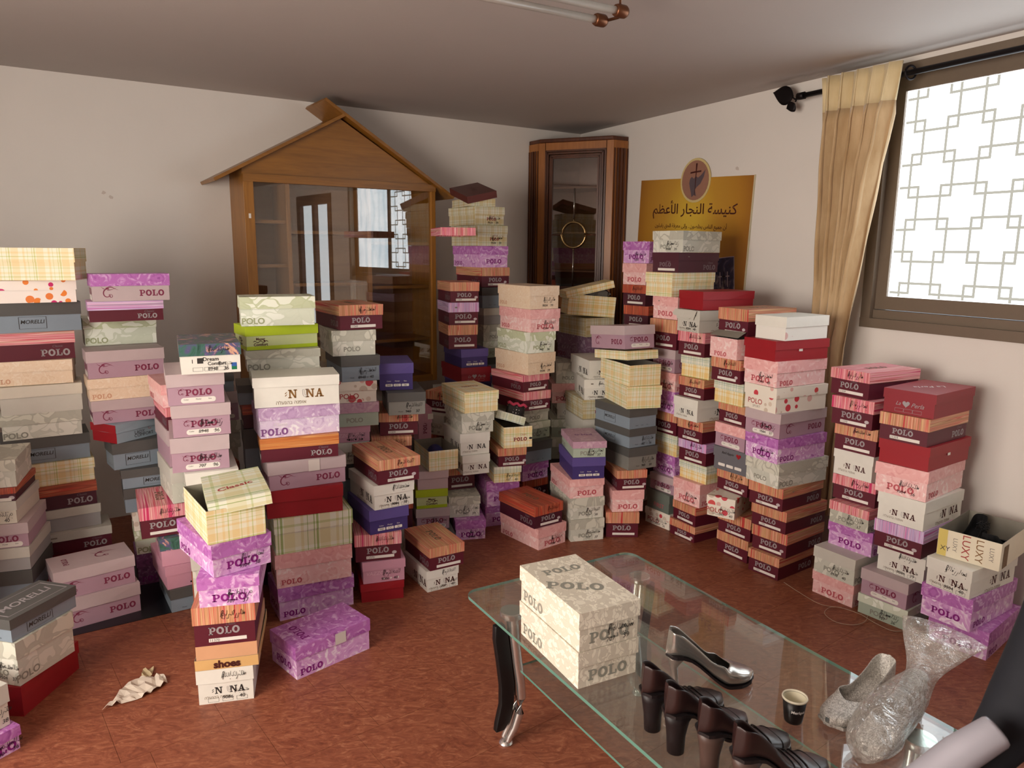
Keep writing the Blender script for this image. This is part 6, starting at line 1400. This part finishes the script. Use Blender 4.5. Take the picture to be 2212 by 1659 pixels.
# paper cup
cup = root('paper_cup', 'small black paper cup with cream rim on the glass table', 'cup', Matrix.Translation((.648, 1.528, ZT + .0006)) @ Matrix.Rotation(R(20), 4, 'Z'))
mb = MB(); mb.lathe([(0, .001), (.019, .001), (.0195, 0), (.0205, .004), (.0265, .056), (.0255, .056), (.0195, .006), (0, .006)], 36); o = part('cup_wall', mb, [flat('black cup paper', '#120d0e', .35), ], cup)
mb = MB(); mb.lathe([(.0254, .055), (.0275, .055), (.0285, .0575), (.0275, .0605), (.0258, .060), (.0252, .057)], 36); part('rim', mb, flat('cream cup rim', '#e4dcc4', .5), cup)
mb = MB(); mb.lathe([(.0, .0065), (.0192, .0065), (.0250, .0562)], 36); part('inner_wall', mb, flat('cream cup inside', '#ddd6bc', .6), cup)
mw_ = txt('Merlqua', .1, .02).copy(); sc_ = .0095
for v in mw_.vertices:
    a = -math.pi / 2 - .15 + v.co.x * sc_ / .0245 - .15; zz = .032 + v.co.y * sc_; rr = .0205 + (.006) * (zz - .004) / .052 + .0005
    v.co = (rr * math.cos(a), rr * math.sin(a), zz)
mw_.materials.append(INK['white']); part('lettering', mw_, None, cup)
# ------------------------------------------------------------------ bits on the floor
def sheet(name, outline, z, mat, label, cat, seed=3, bumpy=.012, group=None):
    """crumpled paper: triangulated outline with raised folds"""
    rnd = random.Random(seed); bm = bmesh.new(); vs = [bm.verts.new((x, y, z)) for x, y in outline]; bm.faces.new(vs)
    bmesh.ops.triangulate(bm, faces=bm.faces); bmesh.ops.subdivide_edges(bm, edges=bm.edges, cuts=3, use_grid_fill=True); bmesh.ops.triangulate(bm, faces=bm.faces)
    for v in bm.verts: v.co.z = z + rnd.random() ** 2 * bumpy
    me = bpy.data.meshes.new(name); bm.to_mesh(me); bm.free(); me.materials.append(mat); o = part(name, me, None); o.modifiers.new('s', 'SOLIDIFY').thickness = .0006
    return tag(o, label, cat, group)
TIS = flat('white tissue', '#cfc3b4', .9)
tis = root('crumpled_tissue', 'crumpled white tissue lying alone on the brown floor', 'tissue', Matrix.Translation((-1.29, 2.31, 0)))
def tis_part(nm, pts, hgt, seed, mat):
    rnd = random.Random(seed); bm = bmesh.new(); vs = [bm.verts.new((x + 1.29, y - 2.31, .002)) for x, y in pts]; bm.faces.new(vs); bmesh.ops.triangulate(bm, faces=bm.faces); bmesh.ops.subdivide_edges(bm, edges=bm.edges, cuts=3, use_grid_fill=True); bmesh.ops.triangulate(bm, faces=bm.faces)
    for v in bm.verts: v.co.z = .0015 + rnd.random() ** 1.5 * hgt
    me = bpy.data.meshes.new(nm); bm.to_mesh(me); bm.free(); me.materials.append(mat); o = part(nm, me, None, tis); o.modifiers.new('s', 'SOLIDIFY').thickness = .0005
tis_part('tissue_sheet', [(-1.335, 2.20), (-1.325, 2.26), (-1.33, 2.33), (-1.30, 2.385), (-1.265, 2.385), (-1.235, 2.41), (-1.195, 2.36), (-1.215, 2.30), (-1.24, 2.27), (-1.29, 2.235)], .018, 3, TIS)
tis_part('tissue_corner', [(-1.295, 2.375), (-1.315, 2.43), (-1.285, 2.45), (-1.262, 2.385)], .014, 5, flat('yellowish tissue', '#b8a784', .9))
wire = MB(); WP = [(1.262, 3.20), (1.30, 3.08), (1.345, 2.985), (1.42, 2.955), (1.475, 2.90), (1.50, 2.83), (1.54, 2.765), (1.60, 2.765), (1.66, 2.76), (1.70, 2.74)]
def smooth_path(P, n=8, z=.004):
    out = []
    for i in range(len(P) - 1):
        p0 = Vector(P[max(i - 1, 0)]); p1 = Vector(P[i]); p2 = Vector(P[i + 1]); p3 = Vector(P[min(i + 2, len(P) - 1)])
        for k in range(n):
            t = k / n; q = .5 * ((2 * p1) + (p2 - p0) * t + (2 * p0 - 5 * p1 + 4 * p2 - p3) * t * t + (3 * p1 - p0 - 3 * p2 + p3) * t ** 3); out.append((q.x, q.y, z if len(q) < 3 else q.z))
    out.append((P[-1][0], P[-1][1], z)); return out
wire.tube(smooth_path(WP), .0014, 5); wire.tube(smooth_path([(1.42, 2.955), (1.37, 2.955), (1.325, 2.90), (1.34, 2.83), (1.40, 2.805), (1.46, 2.83), (1.50, 2.885)], z=.006), .0014, 5)
o = part('thin_wire', wire, flat('pale wire', '#b59a86', .5)); tag(o, 'thin pale wire looping on the floor before the right stacks', 'wire'); o['kind'] = 'stuff'
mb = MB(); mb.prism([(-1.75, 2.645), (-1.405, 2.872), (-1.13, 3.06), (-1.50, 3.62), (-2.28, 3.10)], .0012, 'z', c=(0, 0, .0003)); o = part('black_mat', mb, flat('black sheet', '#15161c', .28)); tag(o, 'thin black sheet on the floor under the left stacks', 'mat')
# ------------------------------------------------------------------ things lying in the open boxes
def frame_of(sid): return SPOTS[sid]
M_, H_ = frame_of('W'); c = M_ @ Vector((-.03, .0, 0))
pch = root('dotted_pouch', 'black pouch with white dots and pink trim in open plaid box', 'pouch', Matrix.Translation((c.x, c.y, M_.translation.z + H_ - .012)) @ M_.to_3x3().to_4x4() @ Matrix.Rotation(R(-90), 4, 'Z') @ Matrix.Rotation(R(14), 4, 'Y') @ Matrix.Rotation(R(-8), 4, 'X'))
mb = MB(); mb.loft([[(-w, -t, z), (w, -t, z), (w, t, z), (-w, t, z)] for w, t, z in ((.055, .012, .0), (.06, .018, .05), (.058, .014, .10), (.054, .006, .125))], True, True)
def dotmat():
    m, nt, b = newmat('black cloth with white dots'); v = objvec(nt); vo = voro(nt, v, 62, 'F1', .12); f = math_(nt, 'LESS_THAN', vo.outputs['Distance'], .2)
    nt.links.new(mixc(nt, f, '#1c1414', '#e8e2dc'), b.inputs['Base Color']); return m
o = part('body', mb, dotmat(), pch); subsurf(o, 1)
mb = MB(); mb.tube([(-.055 + .011 * k, -.017 + .004 * (k % 2), .112 + .006 * math.sin(k * 1.7)) for k in range(11)], .008, 7); part('trim', mb, flat('pink ruffle', '#c0405c', .8), pch)
M_, H_ = frame_of('T'); c = M_.translation
vb = MB(); rnd = random.Random(2); vb.loft([[(math.cos(q) * r * 1.6, math.sin(q) * r, z) for q in [k * math.pi / 6 for k in range(12)]] for r, z in ((.02, .0), (.045, .02), (.05, .05), (.035, .085), (.01, .10))], True, True)
o = part('violet_cloth_bag', vb, flat('violet cloth', '#2c2a5c', .8)); o.matrix_world = Matrix.Translation((c.x, c.y, M_.translation.z + .004)) @ M_.to_3x3().to_4x4(); subsurf(o, 1); tag(o, 'dark violet cloth bundle inside the lidless plaid box', 'cloth bag')
M_, H_ = frame_of('AB'); rnd = random.Random(11)
mb = MB(); rg = []
for k in range(9):
    t = k / 8; rg.append([( -.06 + .2 * math.cos(q) * .2 + t * .14 + rnd.uniform(-.01, .01), .0 - .04 * math.sin(q) * (1 - .3 * t) - .03 * t + rnd.uniform(-.008, .008), H_ * .75 + .045 * math.cos(q * 1.0) + .035 * math.sin(t * 3) + rnd.uniform(-.008, .008)) for q in [j * math.pi / 5 for j in range(10)]])
mb.loft(rg, True, True, False); o = part('grey_paper_wad', mb, flat('grey wrapping paper', '#6e6a62', .85)); o.matrix_world = M_ ; tag(o, 'crumpled grey wrapping paper bulging from the gaping plaid box', 'paper')
M_, H_ = frame_of('AK'); rz = math.atan2(M_[1][0], M_[0][0]); M_BS = flat('black suede', '#0e0d10', .85, nz=.2)
for k, (dy, fl_) in enumerate(((-.045, 1), (.045, -1))):
    c0 = M_ @ Vector((-.085 * fl_, dy, 0)); c1 = M_ @ Vector((.12 * fl_, dy, 0))
    shoe('laced_shoe', ('black laced shoe at the front of the open ivory box', 'black laced shoe at the back of the open ivory box')[k], (c0.x, c0.y), (c1.x, c1.y), M_.translation.z + .0035, M_BS, M_BS, M_BS, .044, 'flat', 'black laced shoes in the open box', .032, L_=.245)
lc = MB(); rnd = random.Random(4); Pl = []
for k in range(40): Pl.append((.03 * math.sin(k * 1.3) + rnd.uniform(-.01, .01), .02 * math.cos(k * .9) + rnd.uniform(-.008, .008), .012 + .012 * math.sin(k * .7) + .0004 * k))
lc.tube(Pl, .0016, 5); o = part('shoe_laces', lc, M_BS); o.matrix_world = M_ @ Matrix.Translation((-.02, 0, .092)); tag(o, 'tangle of black laces on the shoes in the ivory box', 'laces')
# lid wedged at the leaning stack
lidw = part('loose_lid', shell(MB(), .31, .19, 0, .042, .0016, False, .001, .002, random.Random(9)).mesh('loose_lid', MATS['striped board pink']), None)
lidw.data.materials.append(CARD); th = R(16); eR = Vector((math.cos(th), math.sin(th))); eL = Vector((-eR.y, eR.x)); Pc = Vector((-.386, 4.02)) + eR * .095 + eL * .155
lidw.matrix_world = Matrix.Translation((Pc.x, Pc.y, 1.575)) @ Matrix.Rotation(th + math.pi / 2, 4, 'Z'); tag(lidw, 'loose pink striped lid sticking out of the leaning stack by the glass cabinet', 'box lid')
# ------------------------------------------------------------------ chair in the near right corner
ch = root('office_chair', 'black office chair with silver arm tube in the near right corner', 'chair', Matrix.Translation((.9, .62, 0)))
def C3(x, y, z): return (x - .9, y - .62, z)
M_FAB = flat('black upholstery', '#10131c', .8, nz=.15); M_SIL = flat('satin silver tube', '#b2b1bc', .38, .35, nz=.05, sc=8)
mb = MB(); mb.tube([C3(.79, .95, 1.16), C3(.775, .95, 1.04), C3(.752, .95, .94), C3(.725, .95, .87), C3(.70, .95, .82), C3(.655, .94, .775), C3(.59, .92, .735), C3(.52, .88, .69)], [.048, .052, .052, .048, .038, .03, .026, .022], 14); o = part('arm_pad', mb, M_FAB, ch); subsurf(o, 1)
mb = MB(); mb.tube([C3(.660, .90, .870), C3(.61, .90, .832), C3(.55, .89, .788), C3(.48, .865, .742), C3(.43, .825, .672)], [.022, .0245, .0245, .0245, .0245], 18); o = part('arm_tube', mb, M_SIL, ch); bevel(o, .006)
mb = MB(); mb.tube([C3(.43, .825, .672), C3(.45, .76, .5), C3(.62, .62, .44), C3(.72, .62, .42)], .02, 10); part('arm_tube', mb, M_SIL, ch)
P1('seat', M_FAB, ch, (-.25, .25, -.25, .25, .43, .50), bev=.03); P1('backrest', M_FAB, ch, (-.16, .24, .27, .33, .62, 1.2), bev=.03)
mb = MB(); mb.tube([C3(.9, .62, .43), C3(.9, .62, .09)], .025, 12); part('column', mb, M_BLACK, ch)
mb = MB(); mb.tube([C3(.9, .85, .45), C3(.9, .93, .5), C3(.9, .93, .7)], .02, 8); part('back_support', mb, M_BLACK, ch)
for k in range(5):
    a = R(72 * k + 20); mb = MB(); mb.tube([C3(.9, .62, .1), C3(.9 + .26 * math.cos(a), .62 + .26 * math.sin(a), .06)], .016, 8); part('base_arm', mb, M_BLACK, ch)
    mb = MB(); mb.lathe([(.0, 0), (.022, .004), (.024, .025), (.012, .048), (0, .048)], 12, C3(.9 + .26 * math.cos(a), .62 + .26 * math.sin(a), 0)); part('caster', mb, M_BLACK, ch)
bagp = root('black_bag', 'black bag on the floor beside the rightmost purple boxes', 'bag', Matrix.Translation((1.93, 2.28, 0)) @ Matrix.Rotation(R(35), 4, 'Z'))
o = P1('body', flat('black bag cloth', '#14141a', .6), bagp, (-.16, .2, -.1, .1, .002, .16), bev=.03); mb = MB(); mb.tube([(-.08, 0, .155), (-.05, 0, .21), (.05, 0, .21), (.08, 0, .155)], .008, 8); part('handle', mb, M_BLACK, bagp)
